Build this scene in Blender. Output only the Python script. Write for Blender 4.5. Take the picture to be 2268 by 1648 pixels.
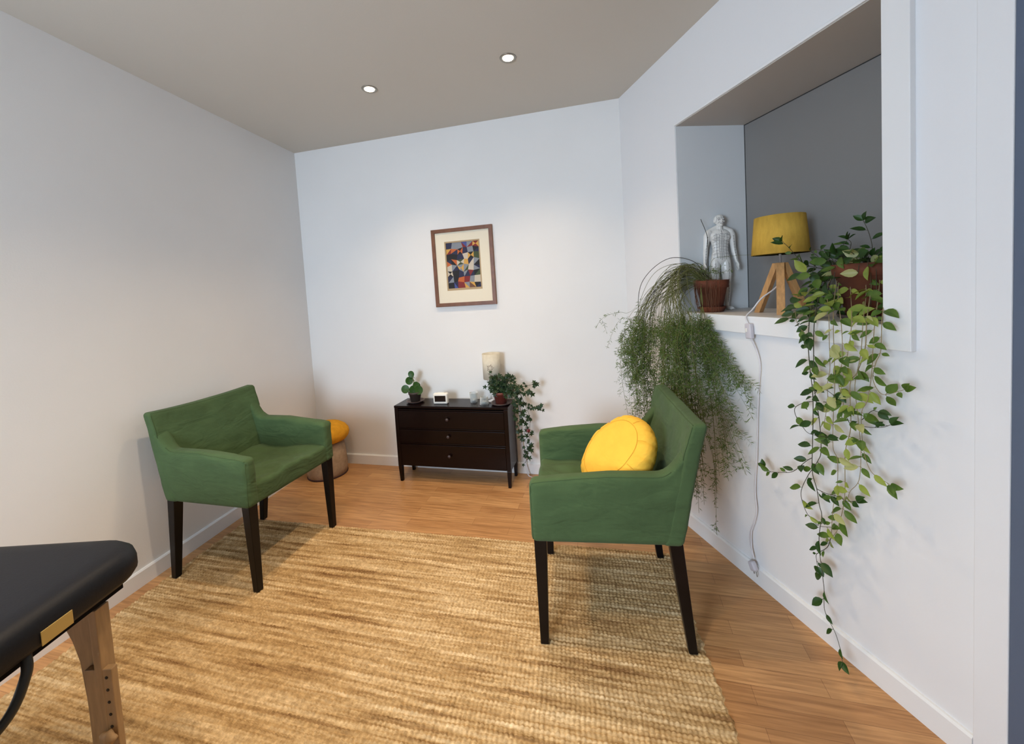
import bpy, bmesh, math, random
import numpy as np
from mathutils import Vector, Matrix, noise

for o in list(bpy.data.objects):
    bpy.data.objects.remove(o, do_unlink=True)
C = bpy.context.scene.collection
PI = math.pi
rnd = random.Random(7)
K = 0.9                      # metres per survey unit: every length below is multiplied by it

# ------------------------------------------------------------------ camera, world, lights, exposure
sc = bpy.context.scene
cam_d = bpy.data.cameras.new('camera')
cam = bpy.data.objects.new('camera', cam_d)
C.objects.link(cam)
right = Vector((0.9682491, 0.2432271, -0.0577431))
up = Vector((0.0427086, 0.0666428, 0.9968626))
fwd = Vector((-0.2463122, 0.9676773, -0.0541390))
cam.matrix_world = Matrix(((right.x, up.x, -fwd.x, 0), (right.y, up.y, -fwd.y, 0),
                           (right.z, up.z, -fwd.z, 1.5 * K), (0, 0, 0, 1)))
cam_d.sensor_fit = 'HORIZONTAL'
cam_d.sensor_width = 36
cam_d.lens = 880 / 2268 * 36
cam_d.shift_x = (1134 - 1132.75) / 2268
cam_d.shift_y = (691.58 - 824) / 2268
cam_d.clip_start = 0.02
sc.camera = cam

sc.view_settings.view_transform = 'Standard'
sc.view_settings.look = 'None'
sc.view_settings.exposure = 0.0
sc.view_settings.gamma = 1
sc.view_settings.use_curve_mapping = False

world = bpy.data.worlds.new('world')
sc.world = world
world.use_nodes = True
world.node_tree.nodes['Background'].inputs[0].default_value = (0.62, 0.75, 1, 1)
world.node_tree.nodes['Background'].inputs[1].default_value = 1.0

# daylight coming through the window in the wall behind the camera
al = bpy.data.lights.new('window_daylight', 'AREA')
al.shape = 'RECTANGLE'; al.size = 0.9; al.size_y = 1.2
al.energy = 106
al.color = (0.66, 0.82, 1.0)
alo = bpy.data.objects.new('window_daylight', al)
C.objects.link(alo)
alo.location = Vector((-1.45, -1.97, 1.62)) * K
alo.rotation_euler = Vector((0.42, 1.0, -0.32)).to_track_quat('-Z', 'Y').to_euler()

# ------------------------------------------------------------------ materials
def mat(name, col, rough=0.6, metal=0.0, nscale=0, namp=0.0, bump=0.0, bscale=200, spec=0.5, trans=0.0,
        emit=None, estr=0.0, stretch=(1, 1, 1), col2=None, coat=0.0, sheen=0.0, alpha=None, ior=1.45, sss=0.0, bdist=0.002):
    m = bpy.data.materials.new(name); m.use_nodes = True
    nt = m.node_tree; b = nt.nodes['Principled BSDF']
    b.inputs['Base Color'].default_value = (*col, 1)
    b.inputs['Roughness'].default_value = rough
    b.inputs['Metallic'].default_value = metal
    b.inputs['Specular IOR Level'].default_value = spec
    b.inputs['Transmission Weight'].default_value = trans
    b.inputs['IOR'].default_value = ior
    b.inputs['Coat Weight'].default_value = coat
    b.inputs['Sheen Weight'].default_value = sheen
    if emit:
        b.inputs['Emission Color'].default_value = (*emit, 1); b.inputs['Emission Strength'].default_value = estr
    if nscale or bump:
        tc = nt.nodes.new('ShaderNodeTexCoord'); mp = nt.nodes.new('ShaderNodeMapping')
        mp.inputs['Scale'].default_value = stretch
        nt.links.new(tc.outputs['Object'], mp.inputs[0])
    if nscale:
        n = nt.nodes.new('ShaderNodeTexNoise'); n.inputs['Scale'].default_value = nscale
        n.inputs['Detail'].default_value = 4
        nt.links.new(mp.outputs[0], n.inputs['Vector'])
        r = nt.nodes.new('ShaderNodeValToRGB')
        c2 = col2 or tuple(c * (1 - namp) for c in col)
        c1 = col if col2 else tuple(min(1, c * (1 + namp)) for c in col)
        r.color_ramp.elements[0].position = 0.3; r.color_ramp.elements[1].position = 0.7
        r.color_ramp.elements[0].color = (*c2, 1); r.color_ramp.elements[1].color = (*c1, 1)
        nt.links.new(n.outputs['Fac'], r.inputs[0]); nt.links.new(r.outputs[0], b.inputs['Base Color'])
    if bump:
        n2 = nt.nodes.new('ShaderNodeTexNoise'); n2.inputs['Scale'].default_value = bscale; n2.inputs['Detail'].default_value = 3
        nt.links.new(mp.outputs[0], n2.inputs['Vector'])
        bp = nt.nodes.new('ShaderNodeBump'); bp.inputs['Strength'].default_value = bump; bp.inputs['Distance'].default_value = bdist
        nt.links.new(n2.outputs['Fac'], bp.inputs['Height']); nt.links.new(bp.outputs[0], b.inputs['Normal'])
    return m

def leaf_mat(name, col, col2, nscale=30):
    m = mat(name, col, rough=0.42, nscale=nscale, col2=col2, spec=0.4)
    nt = m.node_tree; b = nt.nodes['Principled BSDF']; out = nt.nodes['Material Output']
    tr = nt.nodes.new('ShaderNodeBsdfTranslucent'); mx = nt.nodes.new('ShaderNodeMixShader')
    tr.inputs[0].default_value = (col[0] * 1.3, col[1] * 1.3, col[2] * 0.7, 1); mx.inputs[0].default_value = 0.25
    nt.links.new(b.outputs[0], mx.inputs[1]); nt.links.new(tr.outputs[0], mx.inputs[2])
    nt.links.new(mx.outputs[0], out.inputs['Surface'])
    return m

def floor_mat():
    m = mat('oak_laminate', (0.5, 0.28, 0.13), rough=0.33, spec=0.45)
    nt = m.node_tree; b = nt.nodes['Principled BSDF']; L = nt.links.new
    tc = nt.nodes.new('ShaderNodeTexCoord')
    mp = nt.nodes.new('ShaderNodeMapping'); mp.inputs['Rotation'].default_value = (0, 0, 0)
    L(tc.outputs['Object'], mp.inputs[0])
    br = nt.nodes.new('ShaderNodeTexBrick')
    br.offset = 0.37; br.inputs['Scale'].default_value = 1.0
    br.inputs['Brick Width'].default_value = 0.62; br.inputs['Row Height'].default_value = 0.066
    br.inputs['Mortar Size'].default_value = 0.0007; br.inputs['Mortar Smooth'].default_value = 0.3
    br.inputs['Bias'].default_value = 0
    br.inputs['Color1'].default_value = (0.46, 0.235, 0.095, 1); br.inputs['Color2'].default_value = (0.60, 0.335, 0.145, 1)
    br.inputs['Mortar'].default_value = (0.25, 0.12, 0.05, 1)
    L(mp.outputs[0], br.inputs['Vector'])
    mp2 = nt.nodes.new('ShaderNodeMapping'); mp2.inputs['Scale'].default_value = (1.6, 28, 1)
    L(tc.outputs['Object'], mp2.inputs[0])
    n = nt.nodes.new('ShaderNodeTexNoise'); n.inputs['Scale'].default_value = 3; n.inputs['Detail'].default_value = 6
    n.inputs['Distortion'].default_value = 0.6
    L(mp2.outputs[0], n.inputs['Vector'])
    r = nt.nodes.new('ShaderNodeValToRGB')
    r.color_ramp.elements[0].position = 0.32; r.color_ramp.elements[0].color = (0.62, 0.55, 0.48, 1)
    r.color_ramp.elements[1].position = 0.68; r.color_ramp.elements[1].color = (1.12, 1.1, 1.08, 1)
    L(n.outputs['Fac'], r.inputs[0])
    mx = nt.nodes.new('ShaderNodeMixRGB'); mx.blend_type = 'MULTIPLY'; mx.inputs[0].default_value = 0.8
    L(br.outputs['Color'], mx.inputs[1]); L(r.outputs[0], mx.inputs[2]); L(mx.outputs[0], b.inputs['Base Color'])
    bp = nt.nodes.new('ShaderNodeBump'); bp.inputs['Strength'].default_value = 0.12; bp.inputs['Distance'].default_value = 0.001
    L(n.outputs['Fac'], bp.inputs['Height']); L(bp.outputs[0], b.inputs['Normal'])
    return m

def rug_mat():
    m = mat('jute_weave', (0.5, 0.36, 0.2), rough=0.9, spec=0.15)
    nt = m.node_tree; b = nt.nodes['Principled BSDF']; L = nt.links.new
    tc = nt.nodes.new('ShaderNodeTexCoord')
    mp = nt.nodes.new('ShaderNodeMapping'); mp.inputs['Scale'].default_value = (1.1, 26, 1)
    L(tc.outputs['Object'], mp.inputs[0])
    n = nt.nodes.new('ShaderNodeTexNoise'); n.inputs['Scale'].default_value = 1.6; n.inputs['Detail'].default_value = 5; n.inputs['Roughness'].default_value = 0.65
    L(mp.outputs[0], n.inputs['Vector'])
    r = nt.nodes.new('ShaderNodeValToRGB')
    e = r.color_ramp.elements
    e[0].position = 0.33; e[0].color = (0.25, 0.135, 0.055, 1)
    e[1].position = 0.68; e[1].color = (0.80, 0.62, 0.38, 1)
    e2 = e.new(0.47); e2.color = (0.52, 0.345, 0.16, 1)
    L(n.outputs['Fac'], r.inputs[0])
    n2 = nt.nodes.new('ShaderNodeTexNoise'); n2.inputs['Scale'].default_value = 75; n2.inputs['Detail'].default_value = 3
    L(tc.outputs['Object'], n2.inputs['Vector'])
    r2 = nt.nodes.new('ShaderNodeValToRGB')
    r2.color_ramp.elements[0].position = 0.3; r2.color_ramp.elements[0].color = (0.58, 0.53, 0.46, 1)
    r2.color_ramp.elements[1].position = 0.7; r2.color_ramp.elements[1].color = (1.12, 1.12, 1.12, 1)
    L(n2.outputs['Fac'], r2.inputs[0])
    mx = nt.nodes.new('ShaderNodeMixRGB'); mx.blend_type = 'MULTIPLY'; mx.inputs[0].default_value = 0.8
    L(r.outputs[0], mx.inputs[1]); L(r2.outputs[0], mx.inputs[2]); L(mx.outputs[0], b.inputs['Base Color'])
    return m

def art_mat():
    return [mat('art_%s' % n, c, 0.7) for n, c in (
        ('black', (0.012, 0.011, 0.013)), ('navy', (0.02, 0.022, 0.06)), ('blue', (0.06, 0.08, 0.26)), ('orange', (0.5, 0.12, 0.03)),
        ('red', (0.2, 0.02, 0.02)), ('grey', (0.22, 0.24, 0.27)), ('cream', (0.55, 0.48, 0.38)), ('ochre', (0.6, 0.33, 0.07)),
        ('green', (0.05, 0.07, 0.03)), ('brown', (0.16, 0.07, 0.04)))]

M = {}
M['wall'] = mat('white_wall_paint', (0.80, 0.79, 0.775), 0.7, bump=0.12, bscale=160, spec=0.25, nscale=3, namp=0.012)
M['wall_right'] = mat('white_board_paint', (0.80, 0.80, 0.81), 0.6, bump=0.08, bscale=120, spec=0.25)
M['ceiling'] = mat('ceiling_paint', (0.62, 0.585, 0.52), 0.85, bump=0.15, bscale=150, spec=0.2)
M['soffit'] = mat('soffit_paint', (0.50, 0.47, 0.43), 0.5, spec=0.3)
M['trim'] = mat('white_trim_gloss', (0.82, 0.82, 0.82), 0.4)
M['reveal'] = mat('reveal_paint', (0.66, 0.68, 0.69), 0.5)
M['sill'] = mat('sill_paint', (0.72, 0.70, 0.68), 0.45)
M['dark_panel'] = mat('grey_blind_cloth', (0.225, 0.218, 0.212), 0.75, bump=0.1, bscale=300)
M['seal'] = mat('black_gap', (0.03, 0.03, 0.03), 0.8)
M['door'] = mat('slate_blue_door', (0.10, 0.13, 0.19), 0.5)
M['floor'] = floor_mat()
M['rug'] = rug_mat()
def cloth_mat(name, col, folds=1.0, **kw):
    m = mat(name, col, 0.9, bump=0.25, bscale=420, spec=0.2, **kw)
    nt = m.node_tree; b = nt.nodes['Principled BSDF']; fine = [n for n in nt.nodes if n.type == 'BUMP'][0]
    tc = [n for n in nt.nodes if n.type == 'TEX_COORD'][0]
    prev = fine
    for sc_, st_, dist, dst in ((5.0, (1.0, 1.0, 2.2), 0.020, 1.6), (11.0, (0.7, 1.0, 2.4), 0.007, 0.8)):
        mp = nt.nodes.new('ShaderNodeMapping'); mp.inputs['Scale'].default_value = st_; mp.inputs['Rotation'].default_value = (0.3, 0.25, 0.2)
        n = nt.nodes.new('ShaderNodeTexNoise'); n.inputs['Scale'].default_value = sc_; n.inputs['Detail'].default_value = 2; n.inputs['Distortion'].default_value = dst
        bp = nt.nodes.new('ShaderNodeBump'); bp.inputs['Strength'].default_value = 0.55 * folds; bp.inputs['Distance'].default_value = dist
        nt.links.new(tc.outputs['Object'], mp.inputs[0]); nt.links.new(mp.outputs[0], n.inputs['Vector'])
        nt.links.new(n.outputs['Fac'], bp.inputs['Height']); nt.links.new(prev.outputs[0], bp.inputs['Normal']); prev = bp
    nt.links.new(prev.outputs[0], b.inputs['Normal'])
    return m
M['green'] = cloth_mat('green_cotton', (0.062, 0.104, 0.042), 0.75, nscale=9, namp=0.10, sheen=0.05)
M['green_seam'] = mat('green_seam', (0.05, 0.085, 0.03), 0.9)
M['black_leg'] = mat('black_lacquer_wood', (0.004, 0.003, 0.0035), 0.35, spec=0.3, nscale=20, namp=0.2)
M['chest'] = mat('brown_black_lacquer', (0.0055, 0.0016, 0.0014), 0.25, spec=0.28, nscale=14, namp=0.3, stretch=(1, 6, 6), bump=0.05, bscale=60)
M['knob'] = mat('dark_knob_gloss', (0.05, 0.035, 0.035), 0.15)
M['yellow'] = cloth_mat('yellow_cushion_cotton', (0.84, 0.49, 0.06), 0.9, nscale=12, namp=0.05)
M['yellow_seam'] = mat('yellow_seam', (0.74, 0.38, 0.03), 0.9)
M['mustard'] = mat('mustard_felt', (0.72, 0.33, 0.025), 0.95, bump=0.5, bscale=120, nscale=30, namp=0.12, spec=0.1)
M['beige'] = mat('beige_woven_cloth', (0.40, 0.29, 0.20), 0.95, bump=0.5, bscale=160, nscale=40, namp=0.12, spec=0.1)
M['dark_piping'] = mat('dark_piping', (0.05, 0.02, 0.02), 0.8)
M['shade_yellow'] = mat('yellow_lampshade_linen', (0.62, 0.38, 0.065), 0.85, bump=0.3, bscale=260, nscale=60, namp=0.1, spec=0.15, stretch=(1, 1, 0.3))
M['oak'] = mat('oak_lamp_wood', (0.52, 0.27, 0.10), 0.55, nscale=16, namp=0.2, stretch=(6, 6, 1))
M['chrome'] = mat('chrome', (0.85, 0.85, 0.87), 0.3, metal=0.7)
M['cord'] = mat('white_cord_plastic', (0.72, 0.70, 0.72), 0.4)
M['switch'] = mat('pale_switch_plastic', (0.60, 0.57, 0.61), 0.35)
M['terra'] = mat('terracotta', (0.20, 0.055, 0.022), 0.85, nscale=9, col2=(0.085, 0.025, 0.013), bump=0.2, bscale=90)
M['terra_red'] = mat('red_terracotta', (0.16, 0.035, 0.025), 0.5, nscale=10, namp=0.2)
M['dark_pot'] = mat('dark_grey_pot', (0.045, 0.032, 0.026), 0.6)
M['pot_saucer'] = mat('dark_saucer', (0.09, 0.06, 0.055), 0.35)
M['soil'] = mat('potting_soil', (0.03, 0.018, 0.01), 1, bump=1, bscale=60, bdist=0.01)
M['hoya'] = leaf_mat('dark_vine_leaf', (0.038, 0.09, 0.018), (0.016, 0.048, 0.012))
M['hoya_mid'] = leaf_mat('mid_vine_leaf', (0.12, 0.20, 0.035), (0.05, 0.11, 0.02))
M['hoya_lime'] = leaf_mat('lime_vine_leaf', (0.33, 0.38, 0.075), (0.19, 0.27, 0.05))
M['hoya_pale'] = leaf_mat('pale_dry_leaf', (0.46, 0.46, 0.20), (0.36, 0.38, 0.16))
M['stem'] = mat('vine_stem', (0.06, 0.055, 0.03), 0.7)
M['stem_pale'] = mat('pale_stem', (0.28, 0.22, 0.11), 0.7)
M['fern'] = leaf_mat('fern_needle', (0.13, 0.20, 0.045), (0.055, 0.105, 0.028))
M['fern_stem'] = mat('fern_stem', (0.13, 0.14, 0.04), 0.7)
M['fern_cane'] = mat('dark_fern_cane', (0.035, 0.03, 0.018), 0.7)
M['fern_dry'] = mat('dry_brown_tendril', (0.16, 0.07, 0.035), 0.8)
M['ivy'] = leaf_mat('ivy_leaf', (0.030, 0.066, 0.022), (0.010, 0.028, 0.012), 60)
M['ivy_red'] = leaf_mat('red_ivy_leaf', (0.22, 0.02, 0.015), (0.12, 0.01, 0.01))
M['pilea'] = leaf_mat('round_leaf', (0.035, 0.10, 0.015), (0.02, 0.065, 0.012))
M['white_plastic'] = mat('white_clock_plastic', (0.80, 0.77, 0.70), 0.35)
M['screen'] = mat('black_clock_screen', (0.012, 0.008, 0.008), 0.12)
def glass_mat():
    m = mat('clear_glass', (0.9, 0.93, 0.93), 0.05); nt = m.node_tree; out = nt.nodes['Material Output']
    b = nt.nodes['Principled BSDF']; tr = nt.nodes.new('ShaderNodeBsdfTransparent'); tr.inputs[0].default_value = (0.86, 0.89, 0.90, 1)
    fr = nt.nodes.new('ShaderNodeLayerWeight'); fr.inputs[0].default_value = 0.35; mx = nt.nodes.new('ShaderNodeMixShader')
    nt.links.new(fr.outputs['Facing'], mx.inputs[0]); nt.links.new(tr.outputs[0], mx.inputs[1]); nt.links.new(b.outputs[0], mx.inputs[2])
    nt.links.new(mx.outputs[0], out.inputs['Surface']); return m
M['glass'] = glass_mat()
M['wax'] = mat('white_wax', (0.75, 0.73, 0.70), 0.5)
M['paper_shade'] = mat('cream_paper_shade', (0.62, 0.57, 0.46), 0.9, nscale=25, namp=0.08, bump=0.3, bscale=60)
M['paper_cut'] = mat('shade_star_cutout', (0.22, 0.17, 0.12), 0.9)
M['frame'] = mat('walnut_frame', (0.17, 0.065, 0.028), 0.4, nscale=20, namp=0.2)
M['mat_board'] = mat('cream_mat_board', (0.80, 0.73, 0.58), 0.8)
M['gilt'] = mat('tan_inner_slip', (0.42, 0.30, 0.16), 0.6)
M['porcelain'] = mat('white_vinyl_figure', (0.74, 0.73, 0.70), 0.25)
M['ink'] = mat('black_ink_marks', (0.03, 0.03, 0.035), 0.5)
M['vinyl'] = mat('black_massage_vinyl', (0.006, 0.007, 0.011), 0.5, bump=0.15, bscale=200, spec=0.28)
M['frame_black'] = mat('black_table_frame', (0.003, 0.003, 0.004), 0.7, spec=0.1)
M['beech'] = mat('beech_table_wood', (0.40, 0.25, 0.12), 0.5, nscale=14, namp=0.12, stretch=(8, 8, 1))
M['beech_dark'] = mat('beech_hole', (0.03, 0.02, 0.01), 0.8)
M['brass'] = mat('brass_plate', (0.55, 0.42, 0.16), 0.35, metal=0.6)
M['cable'] = mat('black_cable', (0.012, 0.013, 0.013), 0.35)
M['bulb'] = mat('halogen_bulb', (1, 1, 1), 0.3, emit=(1.0, 0.86, 0.62), estr=26)
M['fixture'] = mat('brushed_nickel_ring', (0.36, 0.34, 0.30), 0.35, metal=0.8)

# ------------------------------------------------------------------ builders
class MB:
    """collects shapes and links them as ONE mesh object"""
    def __init__(s): s.v = []; s.f = []; s.mi = []; s.sm = []
    def add(s, vs, fs, mi=0, smooth=True):
        b = len(s.v); s.v.extend([tuple(p) for p in vs])
        for f in fs: s.f.append(tuple(b + i for i in f)); s.mi.append(mi); s.sm.append(smooth)
    def box(s, x0, x1, y0, y1, z0, z1, mi=0):
        vs = [(x, y, z) for z in (z0, z1) for y in (y0, y1) for x in (x0, x1)]
        s.add(vs, [(0, 2, 3, 1), (4, 5, 7, 6), (0, 1, 5, 4), (2, 6, 7, 3), (0, 4, 6, 2), (1, 3, 7, 5)], mi, False)
    def prism(s, pts, z0, z1, mi=0, smooth=False):
        n = len(pts)
        vs = [(x, y, z0) for x, y in pts] + [(x, y, z1) for x, y in pts]
        s.add(vs, [tuple(range(n))[::-1], tuple(range(n, 2 * n))], mi, False)
        s.add(vs, [(i, (i + 1) % n, n + (i + 1) % n, n + i) for i in range(n)], mi, smooth)
    def hexa(s, a, b, mi=0):   # frustum between two quads (lists of 4 points)
        s.add(list(a) + list(b), [(3, 2, 1, 0), (4, 5, 6, 7)] + [(i, (i + 1) % 4, 4 + (i + 1) % 4, 4 + i) for i in range(4)], mi, False)
    def lathe(s, prof, c=(0, 0, 0), n=40, mi=0, sx=1, sy=1, smooth=True):
        vs = []; fs = []
        for r, z in prof:
            for i in range(n):
                a = 2 * PI * i / n; vs.append((c[0] + sx * r * math.cos(a), c[1] + sy * r * math.sin(a), c[2] + z))
        for j in range(len(prof) - 1):
            for i in range(n):
                fs.append((j * n + i, j * n + (i + 1) % n, (j + 1) * n + (i + 1) % n, (j + 1) * n + i))
        if prof[0][0] > 1e-6: fs.append(tuple(range(n))[::-1])
        if prof[-1][0] > 1e-6: fs.append(tuple(range((len(prof) - 1) * n, len(prof) * n)))
        s.add(vs, fs, mi, smooth)
    def tube(s, pts, r, n=6, mi=0, cap=True, r1=None):
        pts = [Vector(p) for p in pts]; m = len(pts); vs = []; fs = []
        t = (pts[1] - pts[0]).normalized()
        a = t.orthogonal().normalized()
        for i, p in enumerate(pts):
            t = (pts[min(i + 1, m - 1)] - pts[max(i - 1, 0)])
            t = t.normalized() if t.length > 1e-9 else Vector((0, 0, 1))
            a = (a - t * a.dot(t)); a = a.normalized() if a.length > 1e-6 else t.orthogonal().normalized()
            b = t.cross(a)
            rr = r if r1 is None else r + (r1 - r) * i / (m - 1)
            for k in range(n):
                an = 2 * PI * k / n; vs.append(p + (a * math.cos(an) + b * math.sin(an)) * rr)
        for i in range(m - 1):
            for k in range(n): fs.append((i * n + k, i * n + (k + 1) % n, (i + 1) * n + (k + 1) % n, (i + 1) * n + k))
        if cap: fs += [tuple(range(n))[::-1], tuple(range((m - 1) * n, m * n))]
        s.add(vs, fs, mi)
    def ball(s, c, r, n=12, mi=0, rot=None):
        if not hasattr(r, '__len__'): r = (r, r, r)
        vs = []; fs = []
        for j in range(n + 1):
            th = PI * j / n
            for i in range(2 * n):
                ph = PI * i / n
                p = Vector((r[0] * math.sin(th) * math.cos(ph), r[1] * math.sin(th) * math.sin(ph), r[2] * math.cos(th)))
                if rot: p = rot @ p
                vs.append(p + Vector(c))
        for j in range(n):
            for i in range(2 * n):
                fs.append((j * 2 * n + i, (j + 1) * 2 * n + i, (j + 1) * 2 * n + (i + 1) % (2 * n), j * 2 * n + (i + 1) % (2 * n)))
        s.add(vs, fs, mi)
    def soft(s, x0, x1, y0, y1, z0, z1, r, d=0.02, fn=None, mi=0):
        """rounded box as a dense grid, optionally deformed by fn(Vector)->Vector"""
        lo = Vector((x0, y0, z0)); hi = Vector((x1, y1, z1)); sz = hi - lo
        n = [max(4, int(round(sz[i] / d))) for i in range(3)]
        def ticks(i):
            t = [0.0, 0.15, 0.4, 0.7, 1.0]; L = sz[i]; rr = min(r, L / 2)
            a = [x * rr for x in t]; mid = L - 2 * rr
            k = max(1, int(mid / d)); a += [rr + mid * j / k for j in range(1, k + 1)]
            a += [L - rr + (1 - x) * rr for x in t[::-1][1:]]
            return a
        T = [ticks(i) for i in range(3)]
        idx = {}; vs = []; fs = []
        def vid(i, j, k):
            key = (i, j, k)
            if key in idx: return idx[key]
            p = lo + Vector((T[0][i], T[1][j], T[2][k]))
            q = Vector([min(max(p[a], lo[a] + min(r, sz[a] / 2)), hi[a] - min(r, sz[a] / 2)) for a in range(3)])
            dd = p - q
            if dd.length > 1e-9: p = q + dd.normalized() * min(r, max(abs(c) for c in dd))
            # push to the rounded surface
            if fn: p = fn(p)
            idx[key] = len(vs); vs.append(p); return idx[key]
        N = [len(t) - 1 for t in T]
        for a in range(3):
            b, c = (a + 1) % 3, (a + 2) % 3
            for side in (0, N[a]):
                for i in range(N[b]):
                    for j in range(N[c]):
                        def key(u, v):
                            q = [0, 0, 0]; q[a] = side; q[b] = u; q[c] = v; return vid(*q)
                        f = (key(i, j), key(i + 1, j), key(i + 1, j + 1), key(i, j + 1))
                        fs.append(f if side else f[::-1])
        s.add(vs, fs, mi)
    def xf(s, mtx, start=0):
        s.v[start:] = [tuple(mtx @ Vector(p)) for p in s.v[start:]]
    def build(s, name, m, parent=None, bevel=0, seg=2, subd=0):
        me = bpy.data.meshes.new(name)
        me.from_pydata([(x * K, y * K, z * K) for x, y, z in s.v], [], s.f)
        for mm in (m if isinstance(m, (list, tuple)) else [m]): me.materials.append(mm)
        me.polygons.foreach_set('material_index', s.mi)
        me.polygons.foreach_set('use_smooth', s.sm)
        me.update()
        o = bpy.data.objects.new(name, me); C.objects.link(o)
        if parent: o.parent = parent
        if bevel:
            b = o.modifiers.new('bevel', 'BEVEL'); b.width = bevel * K; b.segments = seg; b.limit_method = 'ANGLE'
            b.angle_limit = math.radians(40)
        if subd:
            b = o.modifiers.new('sub', 'SUBSURF'); b.levels = subd; b.render_levels = subd
        return o

def tag(o, label, cat, group=None):
    o['label'] = label; o['category'] = cat
    if group: o['group'] = group
    return o
def thing(name, label, cat, loc=(0, 0, 0), rotz=0, group=None):
    o = bpy.data.objects.new(name, None); C.objects.link(o)
    o.empty_display_size = 0.1
    o.location = Vector(loc) * K; o.rotation_euler = (0, 0, rotz)
    return tag(o, label, cat, group)
def struct(o):
    o['kind'] = 'structure'; return o
def place(o, loc, rotz=0):
    o.location = Vector(loc) * K; o.rotation_euler = (0, 0, rotz); return o

def smooth_path(pts, n=6):
    """Catmull-Rom through the points"""
    P = [Vector(p) for p in pts]; P = [P[0] * 2 - P[1]] + P + [P[-1] * 2 - P[-2]]
    out = []
    for i in range(1, len(P) - 2):
        for k in range(n):
            t = k / n; a, b, c, d = P[i - 1:i + 3]
            out.append(0.5 * ((2 * b) + (c - a) * t + (2 * a - 5 * b + 4 * c - d) * t * t + (3 * b - a - 3 * c + d) * t ** 3))
    out.append(P[-2]); return out

# ------------------------------------------------------------------ the setting
D = 3.102; H = 2.855
XL = -2.7314
DL = Vector((0.09997, -0.99499, 0)); NL = Vector((0.99499, 0.09997, 0))   # left wall runs this way; NL points into the room
O_R = Vector((0.1099, D, 0)); DR = Vector((0.46450, -0.88557, 0)); NR = Vector((0.88557, 0.46450, 0))
AR = math.atan2(DR.y, DR.x)
def W(s_, n_, z_): return O_R + DR * s_ + NR * n_ + Vector((0, 0, z_))
YB = -1.9                                         # the wall behind the camera
def lw(t, off=0): return Vector((XL, D, 0)) + DL * t + NL * off

m = MB(); m.box(-3.2, 4.2, YB - 0.3, D + 0.3, -0.1, 0); struct(m.build('floor', M['floor']))
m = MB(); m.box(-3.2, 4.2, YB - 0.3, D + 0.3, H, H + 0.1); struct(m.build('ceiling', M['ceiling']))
m = MB(); m.box(-2.9, 0.6, D, D + 0.12, 0, H); struct(m.build('wall_back', M['wall']))
WX0, WX1, WZ0, WZ1 = -1.98, -0.92, 0.95, 2.3      # window opening in the rear wall
m = MB(); m.box(-2.9, WX0, YB - 0.3, YB, 0, H); m.box(WX1, 4.2, YB - 0.3, YB, 0, H); m.box(WX0, WX1, YB - 0.3, YB, 0, WZ0); m.box(WX0, WX1, YB - 0.3, YB, WZ1, H)
struct(m.build('wall_rear', M['wall']))
m = MB(); m.box(WX1 + 0.02, WX1 + 0.14, YB, -1.45, 0, H); struct(m.build('wall_added_shade', M['wall']))  # added wall, never in view: cuts window light off the near right wall
m = MB()
for a, b, c, d in ((WX0, WX0 + 0.04, WZ0, WZ1), (WX1 - 0.04, WX1, WZ0, WZ1), (WX0, WX1, WZ0, WZ0 + 0.04), (WX0, WX1, WZ1 - 0.04, WZ1)):
    m.box(a, b, YB - 0.28, YB - 0.22, c, d)
struct(m.build('window_2', M['trim']))
# left wall (t = distance from the back corner)
def lbox(mb, t0, t1, o0, o1, z0, z1, mi=0):
    q = [lw(t0, o0), lw(t1, o0), lw(t1, o1), lw(t0, o1)]
    mb.hexa([(p.x, p.y, z0) for p in q], [(p.x, p.y, z1) for p in q], mi)
m = MB()
lbox(m, -0.1, 5.2, -0.12, 0, 0, H)
struct(m.build('wall_left', M['wall']))

# right wall with the deep window niche: boxes in the wall's own frame
NS0, NS1, NZ0, NZ1, ND = 0.62, 1.695, 1.31, 2.403, 0.433
m = MB()
m.prism([(-0.2, 0), (NS0, 0), (0.686, ND), (0.686, 0.5), (-0.2, 0.5)], 0, H)
m.prism([(NS0, 0), (NS1, 0), (NS1 + 0.06, ND), (0.686, ND)], 0, NZ0)
m.prism([(NS0, 0), (NS1, 0), (NS1 + 0.06, ND), (0.686, ND)], NZ1, H, 1)
m.prism([(NS1, 0), (1.9865, 0), (1.9865, 0.5), (NS1 + 0.06, 0.5), (NS1 + 0.06, ND)], 0, H)
m.prism([(1.9865, 0), (2.95, 0), (2.95, 0.12), (1.9865, 0.12)], 2.40, H)
m.prism([(2.95, 0), (5.7, 0), (5.7, 0.12), (2.95, 0.12)], 0, H)
wr = struct(place(m.build('wall_right', [M['wall_right'], M['wall_right']]), O_R, AR))
m = MB(); m.prism([(NS0 + 0.002, 0.001), (0.686, ND - 0.002), (0.69, ND - 0.002), (NS0 + 0.008, 0.001)], NZ0, NZ1)
struct(place(m.build('trim_1', M['reveal']), O_R, AR))
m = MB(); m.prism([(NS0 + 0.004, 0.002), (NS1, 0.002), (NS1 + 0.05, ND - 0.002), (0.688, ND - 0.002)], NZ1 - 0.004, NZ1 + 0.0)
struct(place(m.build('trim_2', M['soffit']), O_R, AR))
wroot = bpy.data.objects.new('window_1', None); C.objects.link(wroot); place(wroot, O_R, AR); struct(wroot)
m = MB(); m.box(0.692, NS1 + 0.055, ND - 0.012, ND + 0.02, NZ0, NZ1 - 0.006)
m.build('blind_panel', M['dark_panel'], wroot)
m = MB(); m.box(0.687, NS1 + 0.055, ND - 0.014, ND - 0.0125, NZ1 - 0.0085, NZ1 - 0.0045); m.box(0.687, 0.6915, ND - 0.014, ND - 0.0125, NZ0, NZ1 - 0.0045)
m.build('edge_gap', M['seal'], wroot)
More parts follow.
